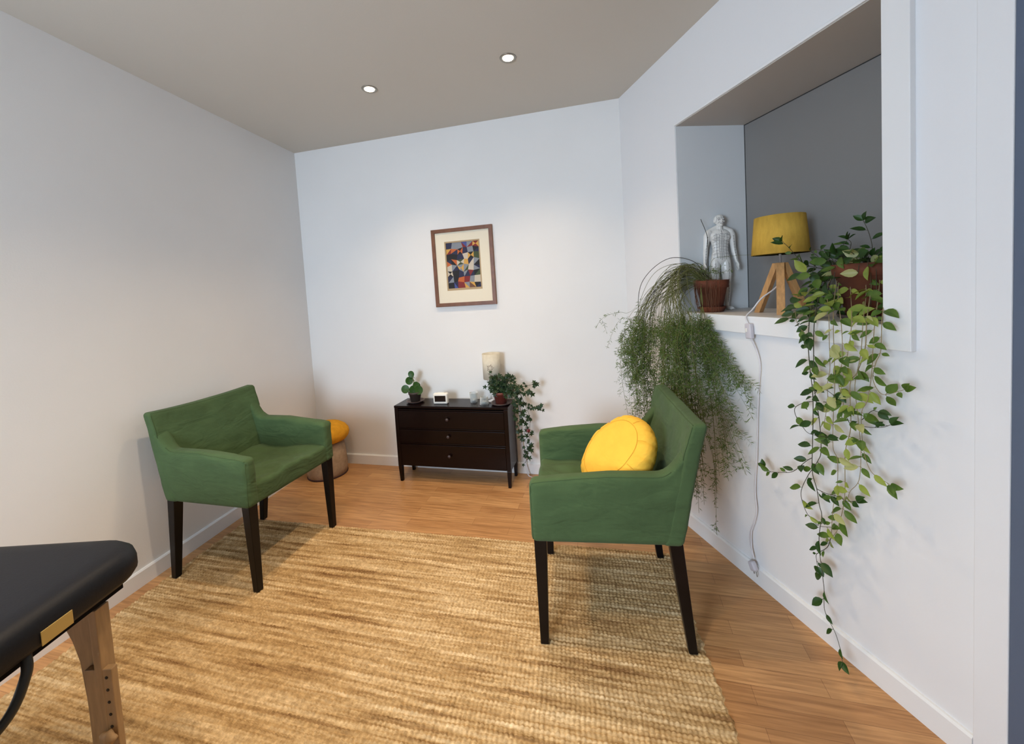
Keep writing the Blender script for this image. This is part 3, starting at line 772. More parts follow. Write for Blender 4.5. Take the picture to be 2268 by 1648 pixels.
# ------------------------------------------------------------------ framed picture
def picture():
    x0, x1, z0, z1 = -1.436, -0.905, 1.398, 2.040
    cx, cz = (x0 + x1) / 2, (z0 + z1) / 2; w, h = (x1 - x0) / 2, (z1 - z0) / 2
    t = thing('framed_picture', 'brown-framed abstract patchwork picture hanging on the back wall', 'picture', (cx, D - 0.001, cz), 0)
    t.rotation_euler = (0, math.radians(-0.3), 0)
    f = 0.030; m = MB()
    def mitre(o_, i_, y0, y1):
        (a, b), (c, d) = o_, i_
        O = [(-a, -b), (a, -b), (a, b), (-a, b)]; I = [(-c, -d), (c, -d), (c, d), (-c, d)]
        vs = [(x, y, z) for y in (y0, y1) for x, z in O + I]
        fs = []
        for i in range(4):
            j = (i + 1) % 4
            fs += [(i, j, 4 + j, 4 + i), (8 + i, 12 + i, 12 + j, 8 + j), (i, 8 + i, 8 + j, j), (4 + i, 4 + j, 12 + j, 12 + i)]
        m.add(vs, fs, 0, False)
    mitre((w, h), (w - f, h - f), -0.022, 0); m.build('frame', M['frame'], t, bevel=0.002)
    m = MB(); aw, ah0, ah1 = 0.156, 0.215, -0.190    # opening: centre slightly above the middle
    X = (-w + f, -aw, aw - 0.004, w - f); Z = (-h + f, ah1, ah0, h - f)
    for i in range(3):
        for j in range(3):
            if i == 1 and j == 1: continue
            m.box(X[i], X[i + 1], -0.010, -0.006, Z[j], Z[j + 1])
    m.build('mat_board', M['mat_board'], t)
    m = MB(); s = 0.011
    m.box(X[1], X[1] + s, -0.008, -0.003, Z[1], Z[2]); m.box(X[2] - s, X[2], -0.008, -0.003, Z[1], Z[2])
    m.box(X[1] + s, X[2] - s, -0.008, -0.003, Z[2] - s, Z[2]); m.box(X[1] + s, X[2] - s, -0.008, -0.003, Z[1], Z[1] + s * 1.6)
    m.build('inner_slip', M['gilt'], t)
    # the print: an irregular patchwork of quads and triangles
    m = MB(); r = random.Random(12); nx, nz = 6, 8
    ax0, ax1, az0, az1 = X[1] + s, X[2] - s, Z[1] + s * 1.6, Z[2] - s
    G = [[(ax0 + (ax1 - ax0) * (i + (r.uniform(-.22, .22) if 0 < i < nx else 0)) / nx, az0 + (az1 - az0) * (j + (r.uniform(-.22, .22) if 0 < j < nz else 0)) / nz) for j in range(nz + 1)] for i in range(nx + 1)]
    pal = [0, 0, 1, 1, 1, 2, 5, 5, 3, 4, 6, 7, 8, 9, 1, 4, 0]
    for i in range(nx):
        for j in range(nz):
            q = [G[i][j], G[i + 1][j], G[i + 1][j + 1], G[i][j + 1]]; v = [(x, -0.004, z) for x, z in q]
            k = r.random()
            if k < 0.45: m.add(v, [(0, 1, 2, 3)], r.choice(pal), False)
            elif k < 0.72: m.add(v, [(0, 1, 2)], r.choice(pal), False); m.add(v, [(0, 2, 3)], r.choice(pal), False)
            elif k < 0.9: m.add(v, [(0, 1, 3)], r.choice(pal), False); m.add(v, [(1, 2, 3)], r.choice(pal), False)
            else:
                c = (sum(p[0] for p in v) / 4, -0.004, sum(p[2] for p in v) / 4); vv = v + [c]
                a_, b_ = r.choice(pal), r.choice((3, 6, 7, 5))
                m.add(vv, [(0, 1, 4)], a_, False); m.add(vv, [(1, 2, 4)], b_, False); m.add(vv, [(2, 3, 4)], a_, False); m.add(vv, [(3, 0, 4)], b_, False)
    m.build('print', art_mat(), t)
picture()

# ------------------------------------------------------------------ round stool in the corner
def stool():
    t = thing('round_stool', 'round stool with mustard top and beige woven body in the corner', 'stool', (-2.468, 2.880, 0))
    m = MB(); m.lathe([(0, 0.006), (0.150, 0.006), (0.160, 0.012), (0.165, 0.06), (0.160, 0.16), (0.146, 0.29), (0, 0.29)], n=56); m.build('body', M['beige'], t)
    m = MB(); m.lathe([(0.148, 0.0), (0.162, 0.0), (0.165, 0.006), (0.163, 0.013), (0.155, 0.014)], n=56); m.build('piping', M['dark_piping'], t)
    m = MB(); m.lathe([(0, 0.292), (0.140, 0.29), (0.172, 0.302), (0.190, 0.325), (0.197, 0.352), (0.192, 0.380), (0.170, 0.410), (0.13, 0.436), (0.07, 0.450), (0, 0.454)], n=56); m.build('cushion', M['mustard'], t)
stool()

# ------------------------------------------------------------------ massage table reaching in from the left
def massage_table():
    a = math.radians(14.5)
    u = Vector((math.cos(a), math.sin(a), 0)); v = Vector((math.sin(a), -math.cos(a), 0))   # u: end edge outwards, v: towards the camera
    C0 = Vector((-1.455, 0.915, 0))
    t = thing('massage_table', 'black padded massage table with wooden legs at the left edge', 'massage table', C0, a)
    # local frame: x = u, y = -v; the pad covers x from -0.78 to 0 and y from -1.95 to 0
    m = MB(); r = 0.12; L = 1.95; Wd = 0.78; out = []
    def corner(cx, cy, a0):
        return [(cx + r * math.cos(a0 + PI / 2 * i / 8), cy + r * math.sin(a0 + PI / 2 * i / 8)) for i in range(9)]
    out = corner(-r, -r, 0) + corner(-Wd + r, -r, PI / 2) + corner(-Wd + r, -L + r, PI) + corner(-r, -L + r, 1.5 * PI)
    n = len(out); cx, cy = -Wd / 2, -L / 2
    prof = [(0.020, 0.700), (0.006, 0.704), (0.0, 0.716), (0.0, 0.746), (0.004, 0.766), (0.016, 0.781), (0.036, 0.789), (0.07, 0.791)]
    vs = []; fs = []
    for ins, z in prof:
        for (x, y) in out:
            d = Vector((cx, cy)) - Vector((x, y))
            sx = (abs(x - cx) - ins) / abs(x - cx); sy = (abs(y - cy) - ins) / abs(y - cy)
            vs.append((cx + (x - cx) * sx, cy + (y - cy) * sy, z))
    for j in range(len(prof) - 1):
        for i in range(n): fs.append((j * n + i, j * n + (i + 1) % n, (j + 1) * n + (i + 1) % n, (j + 1) * n + i))
    fs.append(tuple(range(n))[::-1]); fs.append(tuple(range((len(prof) - 1) * n, len(prof) * n)))
    m.add(vs, fs); m.build('pad', M['vinyl'], t)
    m = MB()
    e = 0.062
    m.box(-Wd + e, -e, -e - 0.025, -e, 0.655, 0.6995); m.box(-Wd + e, -e, -L + e, -L + e + 0.025, 0.655, 0.6995)
    m.box(-Wd + e, -Wd + e + 0.02, -L + e + 0.025, -e - 0.025, 0.655, 0.6995); m.box(-e - 0.02, -e, -L + e + 0.025, -e - 0.025, 0.655, 0.6995)
    m.build('frame', M['frame_black'], t)
    def leg(lx, ly, sx):
        g = MB()
        # gusseted upper plate, narrowing downwards, with a post beside it
        pl = [(0.0, 0.66), (-0.105 * sx, 0.66), (-0.098 * sx, 0.585), (-0.078 * sx, 0.535), (-0.062 * sx, 0.47), (-0.054 * sx, 0.35), (-0.052 * sx, 0.16), (0.0, 0.16)]
        y0_, y1_ = ly - 0.009, ly + 0.009
        nn = len(pl)
        vs = [(lx + x, y0_, z) for x, z in pl] + [(lx + x, y1_, z) for x, z in pl]
        g.add(vs, [tuple(range(nn)), tuple(range(nn, 2 * nn))[::-1]] + [(i, nn + i, nn + (i + 1) % nn, (i + 1) % nn) for i in range(nn)], 0, False)
        lg = g.build('leg', M['beech'], t, bevel=0.002)
        g = MB(); x0, x1 = sorted((lx + 0.001 * sx, lx + 0.024 * sx)); g.box(x0, x1, ly - 0.030, ly + 0.010, 0.13, 0.64); g.build('post', M['beech'], lg, bevel=0.002)
        g = MB(); x0, x1 = sorted((lx - 0.030 * sx, lx + 0.050 * sx)); g.box(x0, x1, ly - 0.029, ly - 0.0105, 0.012, 0.46)
        g.box(x0, x1, ly - 0.031, ly - 0.0085, 0.0, 0.012)
        g.build('extension_leg', M['beech'], lg, bevel=0.002)
        for i in range(7):
            g = MB(); g.lathe([(0, 0), (0.0045, 0), (0.0045, 0.001), (0, 0.001)], (0, 0, 0), 12)
            g.xf(Matrix.Translation((lx + 0.034 * sx, ly - 0.0290, 0.435 - 0.038 * i)) @ Matrix.Rotation(PI / 2, 4, 'X'))
            g.build('peg_hole', M['beech_dark'], lg)
        for z in (0.262, 0.205):
            g = MB(); pr = [(0, 0), (0.008, 0), (0.008, 0.006)] + [(0.021, 0.008), (0.022, 0.018), (0.014, 0.024), (0, 0.025)]
            g.lathe(pr, n=24)
            for i, p in enumerate(g.v):
                rr = math.hypot(p[0], p[1])
                if rr > 0.015:
                    an = math.atan2(p[1], p[0]); k = 1 + 0.16 * math.cos(an * 5); g.v[i] = (p[0] * k, p[1] * k, p[2])
            g.xf(Matrix.Translation((lx + 0.034 * sx, ly - 0.030, z)) @ Matrix.Rotation(PI / 2, 4, 'X'))
            g.build('adjustment_knob', M['beech'], lg)
    leg(-0.100, -0.105, 1); leg(-Wd + 0.100, -0.105, -1); leg(-0.125, -L + 0.10, 1); leg(-Wd + 0.075, -L + 0.10, -1)
    m = MB(); m.box(0.0002, 0.0028, -0.325, -0.255, 0.706, 0.742)
    pt = m.build('latch_plate', M['brass'], t, bevel=0.001)
    m = MB(); m.tube(smooth_path([(-0.02, -0.34, 0.705), (-0.008, -0.355, 0.66), (-0.015, -0.40, 0.59), (-0.05, -0.50, 0.55), (-0.07, -0.66, 0.62)], 8), 0.010, 10)
    m.build('carry_strap', M['cable'], t)
massage_table()

# ------------------------------------------------------------------ things on the window sill
SZ = 1.315
def tripod_lamp():
    t = thing('tripod_table_lamp', 'table lamp with mustard yellow shade and wooden tripod on the sill', 'lamp', W(1.115, 0.195, SZ), AR)
    # local x runs along the wall, y into the niche
    def sq(cx, cy, z, w, d, ang):
        c, s = math.cos(ang), math.sin(ang)
        return [(cx + x * c - y * s, cy + x * s + y * c, z) for x, y in ((-w, -d), (w, -d), (w, d), (-w, d))]
    for k in range(3):
        a = math.radians(-48 + 120 * k)
        m = MB(); m.hexa(sq(0.112 * math.cos(a), 0.112 * math.sin(a), 0.0, 0.014, 0.017, a), sq(0.014 * math.cos(a), 0.014 * math.sin(a), 0.245, 0.014, 0.017, a))
        m.build('leg', M['oak'], t, bevel=0.0015)
    m = MB(); m.lathe([(0, 0.225), (0.0055, 0.225), (0.0055, 0.335), (0.013, 0.337), (0.013, 0.37), (0, 0.37)], n=20); m.build('neck', M['chrome'], t)
    m = MB()
    pr = [(0.121, 0.287), (0.1055, 0.468), (0.1040, 0.468), (0.1195, 0.287), (0.121, 0.287)]
    m.lathe(pr, n=56, sx=1.0, sy=1.0)
    sh = m.build('lamp_shade', M['shade_yellow'], t)
    m = MB()
    for k in range(3):
        a = 2 * PI * k / 3; m.tube([(0.012 * math.cos(a), 0.012 * math.sin(a), 0.337), (0.116 * math.cos(a), 0.116 * math.sin(a), 0.337)], 0.0015, 5)
    m.build('shade_holder', M['chrome'], sh)
    L = lambda s_, n_, z_: (s_ - 1.115, n_ - 0.195, z_ - SZ)
    m = MB()
    cord = [L(1.128, 0.17, 1.455), L(1.140, 0.12, 1.43), L(1.135, 0.06, 1.395), L(1.127, 0.015, 1.345), L(1.135, -0.032, 1.312), L(1.150, -0.034, 1.28)]
    m.tube(smooth_path(cord, 8), 0.0036, 8)
    lower = [L(1.162, -0.034, 1.215), L(1.176, -0.018, 1.16), L(1.190, -0.014, 1.09), L(1.178, -0.012, 0.98), L(1.170, -0.012, 0.88), L(1.163, -0.012, 0.75), L(1.158, -0.014, 0.63), L(1.148, -0.014, 0.53),
             L(1.146, -0.015, 0.45), L(1.153, -0.016, 0.38), L(1.138, -0.016, 0.31), L(1.118, -0.016, 0.25), L(1.118, -0.018, 0.18), L(1.135, -0.022, 0.125)]
    m.tube(smooth_path(lower, 8), 0.0036, 8)
    second = [L(1.158, -0.016, 0.62), L(1.140, -0.012, 0.50), L(1.139, -0.011, 0.44), L(1.147, -0.013, 0.37), L(1.125, -0.012, 0.30), L(1.103, -0.012, 0.24), L(1.106, -0.016, 0.17), L(1.125, -0.02, 0.13)]
    m.tube(smooth_path(second, 8), 0.0022, 6)
    cd = m.build('cord', M['cord'], t)
    m = MB(); m.soft(-0.017, 0.017, -0.011, 0.011, -0.036, 0.036, 0.006, 0.02)
    m.xf(Matrix.Translation(L(1.158, -0.037, 1.248)) @ Matrix.Rotation(math.radians(-4), 4, 'Y'))
    sw = m.build('switch', M['switch'], cd)
    m = MB(); m.soft(-0.005, 0.005, -0.0025, 0.0025, -0.009, 0.009, 0.002, 0.01); m.xf(Matrix.Translation(L(1.153, -0.049, 1.252))); o = m.build('rocker', M['white_plastic'], cd)
    m = MB(); m.soft(-0.017, 0.017, -0.013, 0.013, -0.022, 0.022, 0.009, 0.02); m.xf(Matrix.Translation(L(1.143, -0.036, 0.098)) @ Matrix.Rotation(math.radians(-30), 4, 'Y'))
    pg = m.build('plug', M['switch'], cd)
    m = MB()
    for dx in (-0.008, 0.009): m.tube([L(1.152 + dx, -0.036, 0.082 - dx * 0.3), L(1.158 + dx, -0.036, 0.062 - dx * 0.3)], 0.0022, 6)
    m.build('pins', M['fixture'], cd)
tripod_lamp()

def figure():
    """acupuncture model: one continuous body remeshed from anatomical volumes, arms at its sides"""
    yaw = AR + math.radians(52)          # faces the camera
    t = thing('acupuncture_figure', 'white acupuncture model of a standing man behind the fern pot', 'figurine', W(0.700, 0.218, SZ), yaw)
    t.rotation_euler = (0, 0, math.atan2(-W(0.712, 0.225, 0).y, -W(0.712, 0.225, 0).x) + PI / 2 + 0.38)
    Hh = 0.56; S = Hh / 7.5                # head unit
    m = MB()
    def limb(pts, rs, n=14):
        P = [Vector(p) for p in pts]; m.ball(P[0], rs[0] * 0.985, 8)
        for i in range(len(P) - 1):
            m.tube([P[i].lerp(P[i + 1], k / 4) for k in range(5)], rs[i], n, r1=rs[i + 1])
            m.ball(P[i + 1], rs[i + 1] * 0.985, 8)
    # local: x across (his left is +x as seen), -y towards the viewer
    z = lambda h: h * S
    for sx in (-1, 1):
        # legs and feet
        limb([(sx * 0.029, 0.004, z(3.85)), (sx * 0.033, 0.002, z(2.9)), (sx * 0.034, 0.002, z(2.05)), (sx * 0.034, 0.006, z(1.45)), (sx * 0.034, 0.008, z(0.55)), (sx * 0.034, 0.008, z(0.22))], (0.029, 0.029, 0.020, 0.022, 0.012, 0.0115))
        m.ball((sx * 0.039, -0.012, z(0.14)), (0.015, 0.036, 0.011), 10, rot=Matrix.Rotation(sx * 0.25, 3, 'Z'))
        for k in range(5):
            m.ball((sx * (0.034 + 0.006 * k), -0.045 + 0.003 * k + (0.0 if k else -0.001), 0.006), (0.0042 if k else 0.0055, 0.007, 0.0042), 6)
        # shoulder, arm, forearm
        limb([(sx * 0.060, 0.004, z(6.10)), (sx * 0.070, 0.006, z(5.82)), (sx * 0.077, 0.008, z(4.85)), (sx * 0.080, 0.006, z(4.55)), (sx * 0.089, -0.004, z(3.75))], (0.020, 0.0195, 0.0145, 0.0145, 0.0088))
        # palm, four fingers and a thumb off the side
        m.ball((sx * 0.092, -0.008, z(3.50)), (0.0075, 0.0135, 0.018), 10)
        for k in range(4):
            yk = -0.018 + 0.0065 * k; L_ = (0.019, 0.023, 0.022, 0.017)[k]
            limb([(sx * 0.093, yk, z(3.36)), (sx * 0.094, yk - 0.001, z(3.36) - L_ * 0.55), (sx * 0.090, yk - 0.002, z(3.36) - L_)], (0.0036, 0.0034, 0.0028), 8)
        limb([(sx * 0.091, -0.017, z(3.60)), (sx * 0.091, -0.026, z(3.47)), (sx * 0.089, -0.028, z(3.36))], (0.0044, 0.004, 0.0032), 8)
        # pectorals, glutes, trapezius
        m.ball((sx * 0.025, -0.020, z(5.66)), (0.027, 0.0105, 0.018), 10)
        m.ball((sx * 0.022, 0.022, z(3.95)), (0.026, 0.022, 0.026), 10)
        limb([(sx * 0.016, 0.006, z(6.5)), (sx * 0.060, 0.006, z(6.16))], (0.013, 0.016))
        # ears
        m.ball((sx * 0.0285, 0.004, z(6.98)), (0.0035, 0.0065, 0.0105), 8)
        # eye sockets stay as shallow swellings of the brow and cheek
        m.ball((sx * 0.0115, -0.0265, z(6.90)), (0.009, 0.006, 0.006), 8)
        m.ball((sx * 0.0115, -0.0285, z(7.13)), (0.0095, 0.0045, 0.0032), 8)
        m.ball((sx * 0.0105, -0.0275, z(7.04)), (0.0062, 0.0042, 0.0040), 8)
    m.lathe([(0.0, z(3.55)), (0.030, z(3.62)), (0.046, z(3.80)), (0.0525, z(4.05)), (0.0515, z(4.25)), (0.0455, z(4.55)), (0.0435, z(4.80)),
             (0.0475, z(5.15)), (0.0545, z(5.55)), (0.0585, z(5.80)), (0.0560, z(6.02)), (0.040, z(6.22)), (0.018, z(6.38)), (0.0, z(6.42))], n=32, sy=0.54)   # trunk
    limb([(0, 0.004, z(6.15)), (0, 0.0, z(6.55))], (0.020, 0.0175))
    m.ball((0, 0.004, z(7.08)), (0.0285, 0.034, 0.031), 16)     # skull
    m.ball((0, -0.010, z(6.83)), (0.0205, 0.0235, 0.027), 14)   # jaw
    m.ball((0, -0.0385, z(6.93)), (0.0045, 0.0075, 0.0055), 8)  # nose
    limb([(0, -0.031, z(7.08)), (0, -0.039, z(6.95))], (0.0032, 0.0042), 8)
    m.ball((0, -0.0325, z(6.77)), (0.0095, 0.0042, 0.0022), 8); m.ball((0, -0.0320, z(6.72)), (0.0085, 0.0042, 0.0024), 8)  # lips
    m.ball((0, -0.029, z(6.61)), (0.008, 0.006, 0.005), 8)
    b = m.build('body', M['porcelain'], t)
    rm = b.modifiers.new('remesh', 'REMESH'); rm.mode = 'VOXEL'; rm.voxel_size = 0.0017; rm.use_smooth_shade = True
    sm = b.modifiers.new('soft', 'SMOOTH'); sm.factor = 0.5; sm.iterations = 5
    # printed marks: meridian lines and point ticks drawn on the body surface
    dg = bpy.context.evaluated_depsgraph_get(); dg.update()
    from mathutils.bvhtree import BVHTree
    ev = b.evaluated_get(dg); me = ev.to_mesh()
    bvh = BVHTree.FromPolygons([v.co.copy() for v in me.vertices], [tuple(p.vertices) for p in me.polygons]); ev.to_mesh_clear()
    k_ = MB(); r = random.Random(2)
    def surf(x, zz):
        h = bvh.ray_cast(Vector((x, -0.3, zz)) * K, Vector((0, 1, 0)))
        return (h[0] / K + Vector((0, -0.0004, 0))) if h[0] else None
    def stroke(p0, p1, rad=0.0006, n=8):
        rad *= 1.35
        pts = [surf(p0[0] + (p1[0] - p0[0]) * i / n, p0[1] + (p1[1] - p0[1]) * i / n) for i in range(n + 1)]
        run = []
        for p in pts + [None]:
            if p is not None and (not run or (p - run[-1]).length < 0.012): run.append(p)
            else:
                if len(run) > 1: k_.tube(run, rad, 4)
                run = [p] if p is not None else []
    stroke((0, z(6.2)), (0, z(3.9)), 0.0007, 30)
    for sx in (-1, 1):
        stroke((sx * 0.013, z(5.9)), (sx * 0.011, z(4.0)), 0.0005, 26)
        stroke((sx * 0.030, z(6.0)), (sx * 0.026, z(4.1)), 0.0005, 26)
        for i in range(16):
            zz = z(5.95 - i * 0.125)
            stroke((sx * 0.002, zz), (sx * (0.010 + 0.002 * (i % 3)), zz - 0.001), 0.0007, 3)
            if i % 2 == 0: stroke((sx * 0.014, zz), (sx * 0.045, zz - 0.006 - 0.004 * (i < 8)), 0.0005, 8)
            stroke((sx * 0.021, zz - 0.003), (sx * 0.0255, zz - 0.003), 0.0006, 2)
            stroke((sx * (0.034 + 0.002 * (i % 4)), zz), (sx * (0.038 + 0.002 * (i % 4)), zz), 0.0006, 2)
        stroke((sx * 0.036, z(3.7)), (sx * 0.036, z(0.6)), 0.0005, 40)
        for i in range(12): stroke((sx * 0.037, z(3.6 - 0.24 * i)), (sx * 0.042, z(3.6 - 0.24 * i)), 0.0006, 2)
        stroke((sx * 0.071, z(5.8)), (sx * 0.088, z(3.8)), 0.0005, 30)
        for i in range(9): x_ = 0.071 + 0.017 * i / 9; stroke((sx * (x_ - 0.003), z(5.75 - 0.22 * i)), (sx * (x_ + 0.003), z(5.75 - 0.22 * i)), 0.0007, 2)
        stroke((sx * 0.005, z(7.045)), (sx * 0.017, z(7.045)), 0.0011, 6); stroke((sx * 0.004, z(7.16)), (sx * 0.019, z(7.15)), 0.0008, 6)
        stroke((sx * 0.006, z(6.88)), (sx * 0.018, z(6.75)), 0.0005, 6); stroke((sx * 0.019, z(7.3)), (sx * 0.023, z(6.8)), 0.0005, 8)
        for i in range(5): stroke((sx * 0.012, z(7.2 - 0.1 * i)), (sx * 0.016, z(7.2 - 0.1 * i)), 0.0006, 2)
        for i in range(4): stroke((sx * 0.010, z(6.5 - 0.1 * i)), (sx * 0.014, z(6.5 - 0.1 * i)), 0.0006, 2)
    stroke((-0.009, z(6.745)), (0.009, z(6.745)), 0.0010, 8)
    stroke((0, z(7.35)), (0, z(7.1)), 0.0005, 8)
    k_.build('printed_marks', M['ink'], b)
figure()

# ------------------------------------------------------------------ asparagus fern
def fern():
    base = Vector((0.767, 0.095, SZ))
    t = thing('potted_fern', 'asparagus fern in a small terracotta pot, long wispy fronds hanging to the skirting', 'potted plant', W(*base), AR)
    m = MB(); m.lathe([(0, 0), (0.056, 0), (0.060, 0.004), (0.071, 0.026), (0.071, 0.030), (0.066, 0.030), (0.057, 0.008), (0, 0.008)]); m.build('saucer', M['terra'], t)
    m = MB(); m.lathe([(0, 0.009), (0.052, 0.009), (0.077, 0.135), (0.085, 0.135), (0.090, 0.178), (0.083, 0.178), (0.072, 0.160), (0, 0.160)]); m.build('pot', M['terra'], t)
    m = MB(); m.lathe([(0, 0.172), (0.074, 0.161)]); m.build('soil', M['soil'], t)
    st = MB(); lf = MB(); dry = MB(); cane = MB(); r = random.Random(11)
    L = lambda s_, n_, z_: Vector((s_, n_, z_)) - base
    def needles(P, start, step, ln, sides=3, mb=lf):
        acc = 0
        for i in range(int(len(P) * start), len(P) - 1):
            seg = (P[i + 1] - P[i]); acc += seg.length
            if acc < step: continue
            acc = 0; t_ = seg.normalized()
            for k in range(r.randint(1, sides)):
                d = Vector((r.gauss(0, 1), r.gauss(0, 1), r.gauss(0, 1))); d = (d - t_ * d.dot(t_))
                d = (d.normalized() * 1.0 + t_ * 0.5).normalized(); l_ = ln * r.uniform(0.6, 1.25)
                w_ = d.cross(Vector((r.gauss(0, 1), r.gauss(0, 1), r.gauss(0, 1)))).normalized() * 0.0019
                p = P[i]; q = p + d * l_ * 0.55; e = p + d * l_ + Vector((0, 0, -0.0015))
                mb.add([p - w_ * 0.3, q - w_, e, q + w_], [(0, 1, 2, 3)], 0, False)
    def side_shoot(P, i, ln):
        p = P[i]; d = Vector((r.gauss(0, 0.8), r.gauss(0, 0.5), r.uniform(-1, 0.0))).normalized()
        q = smooth_path([p, p + d * ln * 0.5 + Vector((0, 0, 0.004)), p + d * ln + Vector((0, 0, -0.02))], 5)
        st.tube(q, 0.0005, 3, cap=False); needles(q, 0.15, 0.008, 0.026)
    def frond(pts, rad=0.0010, start=0.35, step=0.013, ln=0.024, shoots=6):
        P = smooth_path([L(*p) if not isinstance(p, Vector) else p for p in pts], 12)
        st.tube(P, rad, 4, cap=False)
        needles(P, start, step, ln)
        for k in range(shoots): side_shoot(P, r.randint(int(len(P) * start), len(P) - 2), r.uniform(0.04, 0.12))
    # the bulk: stems arch up out of the pot, over the sill corner and down in front of the wall
    for i in range(96):
        a = r.random()
        s_end = 0.44 + 0.52 * a + r.gauss(0, 0.025)
        n_end = -0.10 - 0.16 * r.random() - (0.06 if a < 0.4 else 0)
        depth = 0.36 + 0.56 * math.exp(-((s_end - 0.77) / 0.17) ** 2) + r.uniform(-0.14, 0.14)
        z_end = 1.30 - depth * (1.0 + 0.32 * r.random())
        z_end = max(0.42 if s_end < 0.7 else 0.30, z_end)
        rise = r.uniform(1.465, 1.60)
        s0 = 0.760 + r.uniform(-0.045, 0.03); n0 = 0.09 + r.uniform(-0.04, 0.03)
        sm = 0.66 + (s_end - 0.66) * 0.35
        g = lambda q: r.gauss(0, q)
        pts = [(s0, n0, 1.475), (s0 * 0.6 + sm * 0.4 - 0.02 + g(.015), n0 - 0.09 + g(.02), rise), (sm + g(.025), -0.065 + n_end * 0.25 + g(.015), rise - 0.07 + g(.02)), (s_end * 0.7 + sm * 0.3 + g(.02), n_end * 0.85, 1.32 + g(.03)), (s_end * 0.95 + sm * 0.05 + g(.025), n_end + g(.02), 1.17),
               (s_end + g(.03), n_end + g(.02), 1.0 * 0.5 + 0.5 * (z_end + 0.3)), (s_end + r.gauss(0.02, 0.04), n_end + 0.02, z_end)]
        if pts[5][2] < z_end + 0.05: pts[5] = (pts[5][0], pts[5][1], z_end + 0.12)
        if pts[5][2] > 1.12: del pts[4]
        frond(pts, 0.0011, r.uniform(0.50, 0.62) if a < 0.75 else 0.5, 0.012, 0.027, 8)
    # sparser fronds drifting to the right along the wall
    for i in range(20):
        s_end = r.uniform(1.0, 1.24); z_end = r.uniform(0.72, 1.12); n_ = r.uniform(-0.13, -0.05)
        frond([(0.77, 0.07, 1.47), (0.80, 0.0, 1.47), (0.86, -0.045, 1.36), (0.92 + r.gauss(0, 0.02), n_, 1.22), ((0.92 + s_end) / 2, n_, (1.2 + z_end) / 2), (s_end, n_, z_end)], 0.0008, 0.5, 0.013, 0.034, 5)
    for i in range(9):
        s_end = r.uniform(0.98, 1.2); n_ = r.uniform(-0.12, -0.06)
        frond([(0.79, 0.05, 1.46), (0.83, -0.03, 1.42), (0.90, -0.08, 1.15), (0.98, n_, 0.95), (s_end, n_, r.uniform(0.50, 0.66))], 0.0008, 0.5, 0.012, 0.033, 6)
    # the longest tails behind the chair, nearly down to the baseboard
    for (a, b, c) in ((0.90, -0.14, 0.25), (0.93, -0.13, 0.31), (0.98, -0.10, 0.17), (0.88, -0.17, 0.36), (1.0, -0.12, 0.34), (0.86, -0.12, 0.30), (0.94, -0.15, 0.40)):
        frond([(0.74, 0.08, 1.475), (0.72, 0.0, 1.545), (0.80, -0.12, 1.30), (0.88, -0.15, 0.9), (a - 0.01, b, 0.6), (a, b, c)], 0.0008, 0.45, 0.014, 0.024, 4)
    # single wisps against the back wall on the left
    for pts in ([(0.70, 0.08, 1.48), (0.56, -0.1, 1.50), (0.44, -0.22, 1.33), (0.30, -0.24, 1.315), (0.10, -0.25, 1.27), (-0.04, -0.25, 1.185)],
                [(0.70, 0.08, 1.48), (0.56, -0.12, 1.45), (0.50, -0.22, 1.28), (0.36, -0.24, 1.28), (0.26, -0.25, 1.21), (0.13, -0.25, 1.05)],
                [(0.70, 0.08, 1.48), (0.60, -0.14, 1.40), (0.50, -0.22, 1.17), (0.40, -0.23, 1.12), (0.30, -0.25, 0.96)],
                [(0.70, 0.08, 1.48), (0.58, -0.14, 1.36), (0.46, -0.22, 1.20), (0.36, -0.22, 1.14)],
                [(0.70, 0.08, 1.48), (0.60, -0.14, 1.36), (0.54, -0.24, 1.0), (0.44, -0.25, 0.86), (0.41, -0.25, 0.72)],
                [(0.70, 0.08, 1.48), (0.60, -0.14, 1.36), (0.56, -0.24, 0.95), (0.50, -0.25, 0.80), (0.47, -0.25, 0.66)],
                [(0.70, 0.08, 1.48), (0.60, -0.14, 1.36), (0.50, -0.24, 1.08), (0.44, -0.25, 0.92), (0.49, -0.25, 0.74)]):
        frond(pts, 0.0008, 0.55, 0.016, 0.024, 1)
    # thick dark arching canes and a tall bare one
    for pts in ([(0.745, 0.09, 1.48), (0.72, 0.03, 1.60), (0.64, -0.08, 1.635), (0.53, -0.16, 1.55), (0.49, -0.20, 1.42), (0.52, -0.22, 1.15)],
                [(0.73, 0.09, 1.48), (0.66, 0.01, 1.565), (0.60, -0.08, 1.55), (0.55, -0.14, 1.46)],
                [(0.74, 0.10, 1.48), (0.735, 0.105, 1.65), (0.725, 0.11, 1.75), (0.69, 0.10, 1.85)]):
        P = smooth_path([L(*p) for p in pts], 10); cane.tube(P, 0.0018, 5)
    P = smooth_path([L(*p) for p in ((0.76, 0.10, 1.48), (0.78, 0.09, 1.60), (0.84, 0.13, 1.618), (0.95, 0.2, 1.615), (1.05, 0.26, 1.60))], 10); st.tube(P, 0.0008, 4)
    P = smooth_path([L(*p) for p in ((0.84, 0.13, 1.618), (0.87, 0.13, 1.56), (0.875, 0.13, 1.53))], 4); st.tube(P, 0.0005, 3); needles(P, 0.6, 0.004, 0.014)
